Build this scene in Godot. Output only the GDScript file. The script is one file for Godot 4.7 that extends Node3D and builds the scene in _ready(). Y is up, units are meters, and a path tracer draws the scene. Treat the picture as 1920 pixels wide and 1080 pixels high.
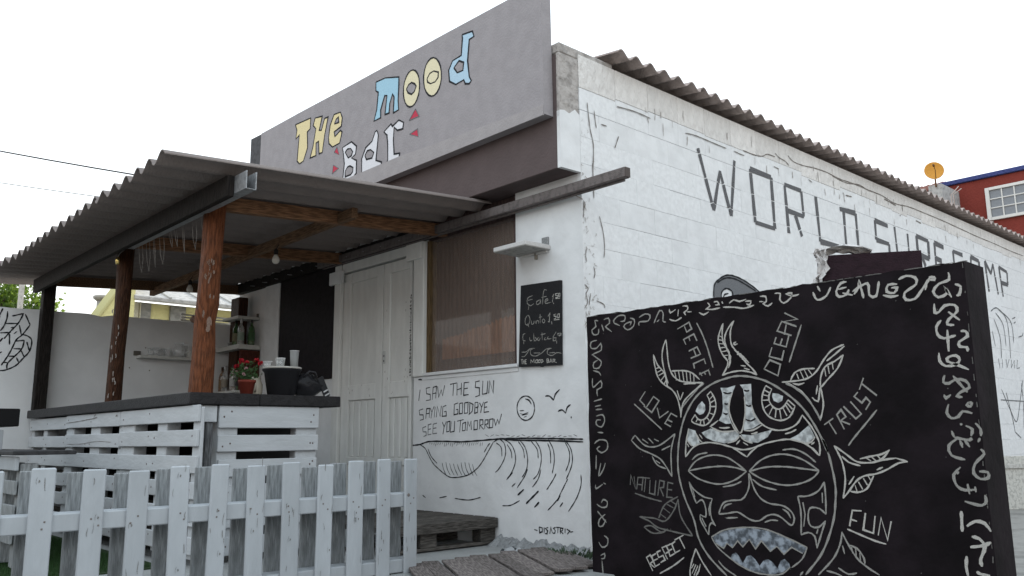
extends Node3D
# A shaded beach-bar terrace seen against the light. x runs along the bar's front, y up, z towards the terrace; the bar's corner is the origin.

var rng := RandomNumberGenerator.new()
var names := {}
var boxes := {}
var pen: SurfaceTool
var pen_o := Vector3.ZERO
var pen_u := Vector3.RIGHT
var pen_v := Vector3.UP
var pen_n := Vector3.BACK
var pen_i := 0
var n_fine: NoiseTexture2D
var n_blotch: NoiseTexture2D
var n_wear: NoiseTexture2D
var n_grain: NoiseTexture2D
var n_speck: NoiseTexture2D
var n_chalk: NoiseTexture2D
var n_streak: NoiseTexture2D
var b_fine: NoiseTexture2D
var b_lump: NoiseTexture2D
var b_grain: NoiseTexture2D

var m_chalk: StandardMaterial3D
var m_chalk_dim: StandardMaterial3D
var m_chalk_faint: StandardMaterial3D
var m_smear: StandardMaterial3D
var m_smear_blue: StandardMaterial3D
var m_black_paint: StandardMaterial3D
var m_ink: StandardMaterial3D
var m_ink_grey: StandardMaterial3D
var m_ink_faint: StandardMaterial3D
var m_ink_wash: StandardMaterial3D
var m_crack: StandardMaterial3D
var m_yellow: StandardMaterial3D
var m_cream: StandardMaterial3D
var m_blue: StandardMaterial3D
var m_pale_blue: StandardMaterial3D
var m_white_sign: StandardMaterial3D
var m_red: StandardMaterial3D
var m_sign: StandardMaterial3D

# ---------------------------------------------------------------- materials
func noise_tex(freq: float, octaves: int, lo: float, hi: float, from := 0.0, to := 1.0, cell := false, side := 512, sd := 1) -> NoiseTexture2D:
	var n = FastNoiseLite.new()
	n.seed = sd
	n.noise_type = FastNoiseLite.TYPE_CELLULAR if cell else FastNoiseLite.TYPE_SIMPLEX_SMOOTH
	n.frequency = freq
	n.fractal_octaves = octaves
	var t = NoiseTexture2D.new()
	t.width = side
	t.height = side
	t.seamless = true
	t.noise = n
	var g = Gradient.new()
	g.offsets = PackedFloat32Array([from, to])
	g.colors = PackedColorArray([Color(lo, lo, lo), Color(hi, hi, hi)])
	t.color_ramp = g
	return t

func paint(r: float, g: float, b: float, rough := 0.8, tex: Texture2D = null, scale := Vector3.ONE, bump: Texture2D = null, bump_cm := 0.0, world := false, metal := 0.0) -> StandardMaterial3D:
	var m = StandardMaterial3D.new()
	m.albedo_color = Color(r, g, b).linear_to_srgb()
	m.roughness = rough
	m.metallic = metal
	m.metallic_specular = 0.25
	m.uv1_triplanar = true
	m.uv1_world_triplanar = world
	m.uv1_scale = scale
	m.uv1_triplanar_sharpness = 4.0
	if tex:
		m.albedo_texture = tex
	if bump:
		m.heightmap_enabled = true
		m.heightmap_texture = bump
		m.heightmap_scale = bump_cm
	return m

func glass(r: float, g: float, b: float, a: float) -> StandardMaterial3D:
	var m = StandardMaterial3D.new()
	var c = Color(r, g, b).linear_to_srgb()
	c.a = a
	m.albedo_color = c
	m.transparency = BaseMaterial3D.TRANSPARENCY_ALPHA
	m.roughness = 0.03
	m.metallic_specular = 0.5
	return m

# ---------------------------------------------------------------- nodes
func numbered(called: String) -> String:
	var n: int = names.get(called, 0)
	names[called] = n + 1
	return called if n == 0 else "%s_%03d" % [called, n]

func thing(called: String, label: String, category: String, at := Vector3.ZERO, turn := Vector3.ZERO, group := "") -> Node3D:
	var o = Node3D.new()
	o.name = numbered(called)
	add_child(o)
	o.position = at
	o.rotation = turn
	tag(o, label, category, group)
	return o

func tag(o: Node3D, label: String, category: String, group := "") -> void:
	o.set_meta("label", label)
	o.set_meta("category", category)
	if group:
		o.set_meta("group", group)

func obj(called: String, mesh: Mesh, m: Material, parent: Node3D, at := Vector3.ZERO, turn := Vector3.ZERO) -> MeshInstance3D:
	var o = MeshInstance3D.new()
	o.name = numbered(called) if parent == self else called
	o.mesh = mesh
	o.material_override = m
	parent.add_child(o, true)
	o.position = at
	o.rotation = turn
	return o

func structure(called: String, mesh: Mesh, m: Material, at := Vector3.ZERO) -> MeshInstance3D:
	var o = obj(called, mesh, m, self, at)
	o.set_meta("kind", "structure")
	return o

func solo(called: String, mesh: Mesh, m: Material, label: String, category: String, at := Vector3.ZERO, turn := Vector3.ZERO, group := "") -> MeshInstance3D:
	var o = obj(called, mesh, m, self, at, turn)
	tag(o, label, category, group)
	return o

# a chamfered box given by its low and high corner in the parent's space
func bx(called: String, lo: Vector3, hi: Vector3, m: Material, parent: Node3D, bevel := 0.004, turn := Vector3.ZERO) -> MeshInstance3D:
	return obj(called, box(hi - lo, bevel), m, parent, (lo + hi) / 2.0, turn)

# ---------------------------------------------------------------- shapes
func quad(st: SurfaceTool, a: Vector3, b: Vector3, c: Vector3, d: Vector3) -> void:
	for p in [a, b, c, a, c, d]:
		st.add_vertex(p)

func begin() -> SurfaceTool:
	var st = SurfaceTool.new()
	st.begin(Mesh.PRIMITIVE_TRIANGLES)
	st.set_smooth_group(-1)
	return st

func box(size: Vector3, b := 0.004) -> ArrayMesh:
	size = size.abs()
	b = minf(b, minf(size.x, minf(size.y, size.z)) * 0.3)
	var key = "%.4f %.4f %.4f %.4f" % [size.x, size.y, size.z, b]
	if boxes.has(key):
		return boxes[key]
	var st = begin()
	add_box(st, Vector3.ZERO, size, b)
	boxes[key] = st.commit()
	return boxes[key]

func add_box(st: SurfaceTool, c: Vector3, size: Vector3, b: float, basis := Basis()) -> void:
	var h = size / 2.0
	var v = {}
	for sx in [-1, 1]:
		for sy in [-1, 1]:
			for sz in [-1, 1]:
				var s = Vector3(sx, sy, sz)
				for ax in 3:
					var p = h * s
					for k in 3:
						if k != ax:
							p[k] -= b * s[k]
					v[[sx, sy, sz, ax]] = c + basis * p
	for ax in 3:
		var u = (ax + 1) % 3
		var w = (ax + 2) % 3
		for s in [-1, 1]:
			var q = []
			for t in [[-1, -1], [1, -1], [1, 1], [-1, 1]]:
				var k = [0, 0, 0]
				k[ax] = s
				k[u] = t[0]
				k[w] = t[1]
				q.append(v[[k[0], k[1], k[2], ax]])
			if s > 0:
				q.reverse()
			quad(st, q[0], q[1], q[2], q[3])
	if b <= 0.0:
		return
	for ax in 3:
		var u = (ax + 1) % 3
		var w = (ax + 2) % 3
		for su in [-1, 1]:
			for sw in [-1, 1]:
				var q = []
				for e in [[-1, u], [1, u], [1, w], [-1, w]]:
					var k = [0, 0, 0]
					k[ax] = e[0]
					k[u] = su
					k[w] = sw
					q.append(v[[k[0], k[1], k[2], e[1]]])
				if su * sw < 0:
					q.reverse()
				quad(st, q[3], q[2], q[1], q[0])
	for sx in [-1, 1]:
		for sy in [-1, 1]:
			for sz in [-1, 1]:
				var q = [v[[sx, sy, sz, 0]], v[[sx, sy, sz, 1]], v[[sx, sy, sz, 2]]]
				if sx * sy * sz > 0:
					q.reverse()
				for p in q:
					st.add_vertex(p)

func tube(st: SurfaceTool, path: Array, radius: Array, sides := 8, caps := true, wobble := 0.0) -> void:
	var rings = []
	var side = Vector3.ZERO
	for i in path.size():
		var d: Vector3 = (path[mini(i + 1, path.size() - 1)] - path[maxi(i - 1, 0)]).normalized()
		if i == 0:
			side = d.cross(Vector3.UP if absf(d.y) < 0.9 else Vector3.RIGHT).normalized()
		side = (side - d * side.dot(d)).normalized()
		var up = d.cross(side)
		var ring = []
		var r: float = radius[mini(i, radius.size() - 1)]
		for k in sides:
			var a = TAU * k / sides
			var rr = r * (1.0 + rng.randf_range(-wobble, wobble))
			ring.append(path[i] + (side * cos(a) + up * sin(a)) * rr)
		rings.append(ring)
	for i in path.size() - 1:
		for k in sides:
			var n = (k + 1) % sides
			quad(st, rings[i][k], rings[i + 1][k], rings[i + 1][n], rings[i][n])
	if caps:
		for e in [0, path.size() - 1]:
			for k in range(1, sides - 1):
				var t = [rings[e][0], rings[e][k], rings[e][k + 1]]
				if e > 0:
					t.reverse()
				for p in t:
					st.add_vertex(p)

func rod(path: Array, radius: Array, sides := 8, wobble := 0.0, smooth := true) -> ArrayMesh:
	var st = SurfaceTool.new()
	st.begin(Mesh.PRIMITIVE_TRIANGLES)
	st.set_smooth_group(0 if smooth else -1)
	tube(st, path, radius, sides, true, wobble)
	st.generate_normals()
	return st.commit()

# profile: Vector2(radius, height) from the bottom up
func lathe(profile: Array, sides := 20) -> ArrayMesh:
	var st = SurfaceTool.new()
	st.begin(Mesh.PRIMITIVE_TRIANGLES)
	for i in profile.size() - 1:
		st.set_smooth_group(0)
		for k in sides:
			var a = TAU * k / sides
			var b = TAU * (k + 1) / sides
			var p: Vector2 = profile[i]
			var q: Vector2 = profile[i + 1]
			var p0 = Vector3(p.x * cos(a), p.y, p.x * sin(a))
			var p1 = Vector3(p.x * cos(b), p.y, p.x * sin(b))
			var q0 = Vector3(q.x * cos(a), q.y, q.x * sin(a))
			var q1 = Vector3(q.x * cos(b), q.y, q.x * sin(b))
			if q.x > 1e-5:
				for v in [p0, q1, q0]:
					st.add_vertex(v)
			if p.x > 1e-5:
				for v in [p0, p1, q1]:
					st.add_vertex(v)
	st.generate_normals()
	return st.commit()

# a flat outline in x,y pushed back along -z
func slab(outline: Array, depth: float) -> ArrayMesh:
	var poly = PackedVector2Array(outline)
	var tris = Geometry2D.triangulate_polygon(poly)
	var st = begin()
	for i in range(0, tris.size(), 3):
		var a = poly[tris[i]]
		var b = poly[tris[i + 1]]
		var c = poly[tris[i + 2]]
		var front = [Vector3(a.x, a.y, 0), Vector3(b.x, b.y, 0), Vector3(c.x, c.y, 0)]
		if (b - a).cross(c - a) > 0:
			front.reverse()
		for p in front:
			st.add_vertex(p)
		front.reverse()
		for p in front:
			st.add_vertex(p - Vector3(0, 0, depth))
	for i in poly.size():
		var a = Vector3(poly[i].x, poly[i].y, 0)
		var n = (i + 1) % poly.size()
		var b = Vector3(poly[n].x, poly[n].y, 0)
		var z = Vector3(0, 0, depth)
		quad(st, a, b, b - z, a - z)
	return st.commit()

# corrugated sheet: waves run along +x of "across", ridges along "along"; height varies by amp
func corrugated(o: Vector3, across: Vector3, along: Vector3, pitch: float, amp: float, thick: float, seg := 10, rough := 0.0) -> ArrayMesh:
	var st = SurfaceTool.new()
	st.begin(Mesh.PRIMITIVE_TRIANGLES)
	var up = Vector3.UP
	var w = across.length()
	var n = int(round(w / pitch)) * seg
	var rows = []
	for r in 2:
		var top = []
		var bot = []
		for i in n + 1:
			var t = float(i) / n
			var s = sin(TAU * t * w / pitch)
			var jit = rough * (0.4 * sin(i / seg * 7.3 + 1.7) + sin(i / (seg * 6) * 5.1 + 0.6))
			var lap = 0.006 * float((i / (seg * 6)) % 2)
			var p = o + across * t + up * (amp * s + lap) + along * (float(r) + (jit if r == 1 else -jit))
			top.append(p + up * thick / 2)
			bot.append(p - up * thick / 2)
		rows.append([top, bot])
	for i in n:
		st.set_smooth_group(1)
		quad(st, rows[0][0][i], rows[0][0][i + 1], rows[1][0][i + 1], rows[1][0][i])
		st.set_smooth_group(2)
		quad(st, rows[1][1][i], rows[1][1][i + 1], rows[0][1][i + 1], rows[0][1][i])
		st.set_smooth_group(-1)
		for r in 2:
			quad(st, rows[r][0][i], rows[r][1][i], rows[r][1][i + 1], rows[r][0][i + 1])
	for e in [0, n]:
		quad(st, rows[0][0][e], rows[1][0][e], rows[1][1][e], rows[0][1][e])
	st.generate_normals()
	return st.commit()

# ---------------------------------------------------------------- brush strokes laid 1.5 mm proud of a wall
func easel(o: Vector3, u: Vector3, v := Vector3.UP) -> void:
	pen_o = o
	pen_u = u
	pen_v = v
	pen_n = u.cross(v)
	pen = null

func fresh() -> void:
	if pen == null:
		pen = SurfaceTool.new()
		pen.begin(Mesh.PRIMITIVE_TRIANGLES)

func spot(p: Vector2, lift: float) -> Vector3:
	return pen_o + pen_u * p.x + pen_v * p.y + pen_n * lift

func points(a: Array) -> PackedVector2Array:
	var out = PackedVector2Array()
	for i in range(0, a.size(), 2):
		out.append(Vector2(a[i], a[i + 1]) / 1000.0)
	return out

func curve(w: float, a: Array) -> void:
	var p = points(a)
	var s = PackedVector2Array()
	for i in p.size() - 1:
		var p0 = p[maxi(i - 1, 0)]
		var p3 = p[mini(i + 2, p.size() - 1)]
		var steps = clampi(int(p[i].distance_to(p[i + 1]) / 0.015), 2, 6)
		for j in steps:
			s.append(p[i].cubic_interpolate(p[i + 1], p0, p3, float(j) / steps))
	s.append(p[p.size() - 1])
	stroke(w / 1000.0, s, 0.5)

func line(w: float, a: Array) -> void:
	stroke(w / 1000.0, points(a), 0.85)

func stroke(w: float, s: PackedVector2Array, tip: float) -> void:
	fresh()
	pen_i = (pen_i + 1) % 20
	var lift = 0.0016 + pen_i * 0.00008
	var left = []
	var right = []
	var shift = rng.randf() * 10.0
	for i in s.size():
		var d = Vector2.ZERO
		if i > 0:
			d += (s[i] - s[i - 1]).normalized()
		if i < s.size() - 1:
			d += (s[i + 1] - s[i]).normalized()
		var bend = 1.0
		if i > 0 and i < s.size() - 1:
			bend = clampf(2.0 / maxf(d.length(), 0.6), 1.0, 1.6)
		d = d.normalized() if d.length() > 1e-4 else Vector2(1, 0)
		var half = w * 0.5 * bend * (1.0 + 0.22 * sin(shift + i * 1.7))
		if (i == 0 or i == s.size() - 1):
			half *= tip
		var n = Vector2(-d.y, d.x) * half
		left.append(spot(s[i] + n, lift))
		right.append(spot(s[i] - n, lift))
	pen.set_normal(pen_n)
	for i in s.size() - 1:
		quad(pen, left[i], left[i + 1], right[i + 1], right[i])

func fill(a: Array) -> void:
	fresh()
	var p = points(a)
	var t = Geometry2D.triangulate_polygon(p)
	pen.set_normal(pen_n)
	pen_i = (pen_i + 1) % 20
	for i in range(0, t.size(), 3):
		var tri = [p[t[i]], p[t[i + 1]], p[t[i + 2]]]
		if (tri[1] - tri[0]).cross(tri[2] - tri[0]) > 0:
			tri.reverse()
		for v in tri:
			pen.add_vertex(spot(v, 0.0008 + pen_i * 0.00002))

func ink(called: String, m: Material, parent: Node3D) -> void:
	if pen == null:
		return
	var o = obj(called, pen.commit(), m, parent)
	o.position = -parent.position
	if called == "wall_crack":
		o.position += pen_n * 0.0015
	if called in ["crack", "wall_crack", "nail_hole", "chipped_paint", "flaked_edge", "paint_scuffs"]:
		o.set_meta("kind", "stuff")
	pen = null

func shadows_on() -> void:
	pass

func make_materials() -> void:
	n_fine = noise_tex(0.03, 4, 0.97, 1.0, 0.25, 0.7)
	n_blotch = noise_tex(0.008, 5, 0.965, 1.0, 0.25, 0.7, false, 512, 3)
	n_wear = noise_tex(0.012, 6, 0.86, 1.0, 0.2, 0.55, false, 512, 5)
	n_grain = noise_tex(0.02, 5, 0.68, 1.0, 0.2, 0.75, false, 512, 7)
	n_speck = noise_tex(0.05, 3, 0.6, 1.0, 0.12, 0.35, false, 512, 9)
	n_chalk = noise_tex(0.09, 3, 0.5, 1.0, 0.3, 0.62, false, 512, 11)
	n_streak = noise_tex(0.015, 4, 0.82, 1.0, 0.25, 0.7, false, 512, 13)
	b_fine = noise_tex(0.06, 4, 0.0, 1.0, 0.2, 0.8, false, 512, 15)
	b_lump = noise_tex(0.012, 5, 0.0, 1.0, 0.2, 0.8, false, 512, 17)
	b_grain = noise_tex(0.03, 4, 0.0, 1.0, 0.2, 0.8, false, 512, 19)
	var s = Vector3.ONE
	m_chalk = paint(0.62, 0.60, 0.56, 0.95, n_chalk, s * 9, null, 0, true)
	m_chalk_dim = paint(0.40, 0.39, 0.365, 0.95, n_chalk, s * 9, null, 0, true)
	m_chalk_faint = paint(0.20, 0.195, 0.185, 0.95, n_chalk, s * 9, null, 0, true)
	m_smear = paint(0.47, 0.495, 0.50, 0.95, noise_tex(0.012, 4, 0.74, 1.0, 0.25, 0.65, false, 512, 21), s * 3.2, null, 0, true)
	m_smear_blue = paint(0.27, 0.305, 0.35, 0.95, noise_tex(0.012, 4, 0.55, 1.0, 0.25, 0.7, false, 512, 23), s * 3.2, null, 0, true)
	m_black_paint = paint(0.018, 0.015, 0.017, 0.75, n_wear, s * 2, b_fine, 0.12, true)
	m_ink = paint(0.035, 0.037, 0.042, 0.85, n_chalk, s * 6, null, 0, true)
	m_ink_grey = paint(0.125, 0.125, 0.13, 0.9, n_speck, s * 2.5, null, 0, true)
	m_ink_faint = paint(0.24, 0.25, 0.26, 0.9, n_chalk, s * 6, null, 0, true)
	m_ink_wash = paint(0.17, 0.175, 0.185, 0.9, n_speck, s * 5, null, 0, true)
	m_crack = paint(0.19, 0.17, 0.155, 0.95, n_speck, s * 7, null, 0, true)
	m_yellow = paint(0.72, 0.62, 0.36, 0.8, n_fine, s * 3, null, 0, true)
	m_cream = paint(0.72, 0.66, 0.46, 0.8, n_fine, s * 3, null, 0, true)
	m_blue = paint(0.35, 0.56, 0.68, 0.8, n_fine, s * 3, null, 0, true)
	m_pale_blue = paint(0.42, 0.58, 0.70, 0.8, n_fine, s * 3, null, 0, true)
	m_white_sign = paint(0.70, 0.70, 0.73, 0.8, n_fine, s * 3, null, 0, true)
	m_red = paint(0.50, 0.055, 0.09, 0.8, n_fine, s * 3, null, 0, true)
	m_sign = paint(0.315, 0.295, 0.305, 0.75, n_blotch, s * 1.3, b_fine, 0.1, true)

func white_wall(shade: float, dirt: Texture2D, sc: float) -> StandardMaterial3D:
	return paint(0.725 * shade, 0.735 * shade, 0.74 * shade, 0.85, dirt, Vector3.ONE * sc, b_lump, 0.25, true)

func _ready() -> void:
	rng.seed = 20
	# camera, sky, sun, exposure
	var cam = Camera3D.new()
	cam.name = "camera"
	cam.position = Vector3(3.896, 0.72, 4.249)
	cam.rotation = Vector3(0.17641, 0.82856, -0.008588)
	cam.fov = 37.765
	cam.near = 0.05
	cam.far = 400.0
	add_child(cam)
	cam.current = true
	var env = Environment.new()
	env.background_mode = Environment.BG_SKY
	env.tonemap_mode = Environment.TONE_MAPPER_LINEAR
	env.tonemap_exposure = 1.0
	env.sdfgi_enabled = true
	env.ssao_enabled = true
	env.ssil_enabled = true
	var sky_mat = ProceduralSkyMaterial.new()
	sky_mat.sky_top_color = Color(0.90, 0.955, 1.0)
	sky_mat.sky_horizon_color = Color(1.0, 0.995, 0.975)
	sky_mat.sky_curve = 0.25
	sky_mat.sky_energy_multiplier = 1.30
	sky_mat.ground_bottom_color = Color(0.42, 0.41, 0.39)
	sky_mat.ground_horizon_color = Color(0.75, 0.74, 0.72)
	sky_mat.sun_angle_max = 40.0
	sky_mat.sun_curve = 0.12
	var sky = Sky.new()
	sky.sky_material = sky_mat
	env.sky = sky
	var we = WorldEnvironment.new()
	we.name = "world_environment"
	we.environment = env
	add_child(we)
	var sun = DirectionalLight3D.new()
	sun.name = "sun"
	sun.light_color = Color(1.0, 0.95, 0.87)
	sun.light_energy = 1.1
	sun.light_angular_distance = 0.5
	sun.shadow_enabled = true
	sun.sky_mode = DirectionalLight3D.SKY_MODE_LIGHT_ONLY
	add_child(sun)
	sun.look_at_from_position(Vector3.ZERO, Vector3(0.613, -0.453, 0.6475))
	make_materials()
	build_ground()
	build_bar()
	build_side_wall()
	build_canopy()
	build_garden_wall()
	build_mural_wall()
	build_counter()
	build_fence()
	build_small_things()
	build_bar_shelves()
	build_background()
	build_street()

# ---------------------------------------------------------------- ground
func build_ground() -> void:
	var pm = PlaneMesh.new()
	pm.size = Vector2(240, 240)
	structure("ground", pm, paint(0.30, 0.29, 0.27, 0.92, n_wear, Vector3.ONE * 0.35, b_fine, 0.6, true), Vector3(0, -0.16, 0))
	# the terrace's concrete slab with a worn surface
	var slab_m = paint(0.31, 0.315, 0.31, 0.85, n_blotch, Vector3.ONE * 0.6, b_fine, 0.4, true)
	var terrace = structure("terrace_floor", box(Vector3(9.0, 0.14, 4.4), 0.01), slab_m, Vector3(-3.9, -0.12, 2.2))
	terrace.set_meta("kind", "structure")
	# rough mortar apron at the foot of the front wall
	var st = begin()
	var lumps = FastNoiseLite.new()
	lumps.seed = 4
	lumps.frequency = 9.0
	var rows = []
	for i in 61:
		var x = -0.93 + i * 0.016
		var row = []
		for j in 7:
			var u = j / 6.0
			var reach = 0.10 + 0.06 * lumps.get_noise_2d(x * 0.6, 3.0)
			var h = (0.035 + 0.05 * lumps.get_noise_2d(x, 0.0)) * (1.0 - u * u) + 0.018 * lumps.get_noise_2d(x * 2.2, u * 1.3) * (1.0 - u)
			row.append(Vector3(x, -0.05 + maxf(0.0, h + 0.025 * (1.0 - u)), 0.001 + u * reach))
		rows.append(row)
	for i in 60:
		for j in 6:
			quad(st, rows[i][j], rows[i][j + 1], rows[i + 1][j + 1], rows[i + 1][j])
	var apron = structure("mortar_kerb", st.commit(), paint(0.33, 0.34, 0.345, 0.95, n_wear, Vector3.ONE * 4, b_fine, 0.6, true))
	# artificial grass behind the fence
	var blade = SurfaceTool.new()
	blade.begin(Mesh.PRIMITIVE_TRIANGLES)
	for a in 3:
		var d = Vector3(cos(a * 2.1), 0, sin(a * 2.1))
		var base = d * 0.004
		for p in [base - d.cross(Vector3.UP) * 0.0016, base + d * 0.009 + Vector3.UP * 0.026, base + d.cross(Vector3.UP) * 0.0016]:
			blade.add_vertex(p)
	var mm = MultiMesh.new()
	mm.transform_format = MultiMesh.TRANSFORM_3D
	mm.mesh = blade.commit()
	mm.instance_count = 26000
	for i in 26000:
		var p = Vector3(rng.randf_range(-5.4, -1.6), -0.046, rng.randf_range(2.25, 4.2))
		mm.set_instance_transform(i, Transform3D(Basis(Vector3.UP, rng.randf() * TAU).scaled(Vector3.ONE * rng.randf_range(0.7, 1.3)), p))
	var grass = MultiMeshInstance3D.new()
	grass.name = "grass"
	grass.multimesh = mm
	grass.material_override = paint(0.030, 0.066, 0.022, 0.8)
	add_child(grass)
	tag(grass, "short green artificial grass on the terrace behind the white fence", "grass")
	grass.set_meta("kind", "stuff")
	structure("turf_base", box(Vector3(3.9, 0.006, 2.05), 0.0), paint(0.03, 0.05, 0.022, 0.95, n_wear, Vector3.ONE * 5), Vector3(-3.5, -0.046, 3.2))
	# boardwalk of loose weathered planks
	var deck = thing("boardwalk", "weathered grey brown plank boardwalk on the floor before the black mural wall", "boardwalk")
	var wm = []
	for i in 4:
		var s = 0.85 + i * 0.1
		wm.append(paint(0.27 * s, 0.235 * s, 0.22 * s, 0.9, n_grain, Vector3(0.8, 9, 9), b_grain, 0.5))
	var dir = Vector3(0.877, 0, 0.48)
	for i in 10:
		var l = 0.95 - absf(i - 4.0) * 0.03 + rng.randf() * 0.06
		var start = Vector3(-0.43 + rng.randf() * 0.05, -0.028 + rng.randf() * 0.006, -0.03 + i * 0.128)
		if i == 0:
			start = Vector3(-0.16, -0.028, 0.11)
			l = 0.6
		var c = start + dir * l * 0.5
		obj("plank", box(Vector3(l, 0.02, 0.105), 0.004), wm[i % 4], deck, c, Vector3(0, -0.5007 + rng.randf_range(-0.012, 0.012), 0))
	for i in 2:
		obj("batten", box(Vector3(0.06, 0.012, 1.25), 0.002), wm[0], deck, Vector3(-0.15 + i * 0.42, -0.044, 0.66 + i * 0.2))

# ---------------------------------------------------------------- the bar
func build_bar() -> void:
	var t = thing("bar_building", "white single-storey bar with a grey sign over its door and a corrugated roof", "building")
	var white = white_wall(1.0, n_blotch, 0.7)
	var white2 = white_wall(0.95, n_blotch, 1.1)
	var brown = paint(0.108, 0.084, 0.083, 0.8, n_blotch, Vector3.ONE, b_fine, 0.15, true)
	var dark = paint(0.016, 0.013, 0.015, 0.7, n_wear, Vector3.ONE * 2, b_fine, 0.1, true)
	var grey = paint(0.40, 0.375, 0.355, 0.95, n_wear, Vector3.ONE * 1.6, b_lump, 0.8, true)
	# walls: core of the long side, and the front in pieces round the openings
	bx("side_core", Vector3(-0.22, -0.16, -13.0), Vector3(-0.03, 3.42, -0.225), white2, t, 0)
	obj("front_wall", slab([Vector2(-1.985, -0.16), Vector2(-0.001, -0.16), Vector2(-0.001, 2.572), Vector2(-0.69, 2.572), Vector2(-0.69, 1.235), Vector2(-1.985, 1.235)], 0.22), white, t)
	bx("front_wall", Vector3(-5.5, -0.16, -0.22), Vector3(-3.29, 2.568, -0.003), white, t, 0.006)
	bx("lintel_wall", Vector3(-3.29, 2.42, -0.22), Vector3(-1.83, 2.57, -0.004), white2, t, 0.002)
	bx("pilaster", Vector3(-4.77, -0.16, -0.003), Vector3(-4.43, 2.5, 0.03), white2, t, 0.006)
	bx("back_wall", Vector3(-5.5, -0.16, -13.0), Vector3(-0.22, 3.42, -12.8), white2, t, 0)
	bx("left_wall", Vector3(-5.5, -0.16, -12.8), Vector3(-5.3, 3.42, -0.22), white2, t, 0)
	# deep brown boxed overhang above the front
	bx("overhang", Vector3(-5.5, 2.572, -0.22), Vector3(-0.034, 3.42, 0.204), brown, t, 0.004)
	var cheek = slab([Vector2(-0.204, 2.572), Vector2(-0.002, 2.575), Vector2(-0.002, 3.0), Vector2(-0.05, 3.03), Vector2(-0.11, 2.985), Vector2(-0.16, 3.0), Vector2(-0.204, 2.99)], 0.032)
	obj("overhang_cheek", cheek, white, t, Vector3(0, 0, 0), Vector3(0, PI / 2, 0))
	bx("overhang_render", Vector3(-0.036, 2.94, 0.0), Vector3(-0.006, 3.43, 0.204), grey, t, 0.006)
	bx("wall_capping", Vector3(-5.5, 3.43, -0.4), Vector3(-0.012, 3.52, 0.19), grey, t, 0.015)
	# the window: brown curtain behind a pane, filling the brown recess
	var deep = paint(0.075, 0.05, 0.048, 0.8, n_streak, Vector3(3, 0.7, 3), null, 0, true)
	bx("recess", Vector3(-1.83, 1.235, -0.22), Vector3(-0.692, 2.57, -0.14), deep, t, 0)
	bx("reveal", Vector3(-0.72, 1.262, -0.14), Vector3(-0.6925, 2.568, -0.01), deep, t, 0)
	var win = bx("window", Vector3(-1.83, 2.40, -0.12), Vector3(-0.722, 2.568, -0.03), deep, t, 0.003)
	var st = SurfaceTool.new()
	st.begin(Mesh.PRIMITIVE_TRIANGLES)
	st.set_smooth_group(0)
	pleats(st, -1.80, -0.72, 1.262, 2.42, -0.10, 0.008, 0.055)
	st.generate_normals()
	var cur = obj("curtain", st.commit(), paint(0.080, 0.051, 0.036, 0.95, n_streak, Vector3(6, 0.5, 6), null, 0, true), win)
	cur.position = -win.position
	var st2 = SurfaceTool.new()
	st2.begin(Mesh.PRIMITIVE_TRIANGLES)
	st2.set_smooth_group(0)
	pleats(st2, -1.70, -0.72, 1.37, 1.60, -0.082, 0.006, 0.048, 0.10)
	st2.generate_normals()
	var reflection = obj("painted_reflection", st2.commit(), paint(0.19, 0.085, 0.04, 0.95, n_streak, Vector3(5, 0.8, 5), null, 0, true), win)  # pleated orange strip painting the reflected house low in the glass
	reflection.position = -win.position
	var pane_m = glass(0.5, 0.42, 0.38, 0.12)
	pane_m.metallic_specular = 0.2
	var pane = obj("pane", box(Vector3(1.10, 1.16, 0.004), 0), pane_m, win, Vector3(-1.274, 1.833, -0.045) - win.position)
	pane.set_meta("label", "large window pane")
	bx("window_post", Vector3(-1.83, 1.262, -0.10), Vector3(-1.79, 2.40, -0.012), paint(0.17, 0.115, 0.06, 0.7, n_grain, Vector3(9, 0.6, 9), null, 0, true), t, 0.003)
	bx("window_sill", Vector3(-1.83, 1.237, -0.14), Vector3(-0.66, 1.262, 0.03), white2, t, 0.004)
	bx("window_apron", Vector3(-1.86, 1.205, 0.0), Vector3(-0.67, 1.236, 0.008), white, t, 0.003)
	# the double door
	var wood = paint(0.71, 0.715, 0.695, 0.6, n_blotch, Vector3(2.2, 0.6, 2.2), b_fine, 0.08, true)
	var wood2 = paint(0.68, 0.685, 0.665, 0.6, n_blotch, Vector3(1.6, 0.5, 1.6), b_fine, 0.08, true)
	bx("door_jamb", Vector3(-1.98, 1.237, -0.05), Vector3(-1.832, 2.42, 0.022), wood, t, 0.006)
	bx("door_jamb", Vector3(-3.285, -0.06, -0.05), Vector3(-3.17, 2.40, 0.03), wood, t, 0.006)
	bx("door_head", Vector3(-3.16, 2.315, -0.05), Vector3(-1.99, 2.42, 0.02), wood2, t, 0.006)
	bx("door_corner_block", Vector3(-2.06, 2.25, 0.0205), Vector3(-1.835, 2.425, 0.05), wood, t, 0.006)
	bx("door_corner_block", Vector3(-3.36, 2.215, 0.0205), Vector3(-3.12, 2.34, 0.05), white, t, 0.006)
	bx("door_shadow_gap", Vector3(-3.17, -0.06, -0.22), Vector3(-1.98, 2.315, -0.06), dark, t, 0)
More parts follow.
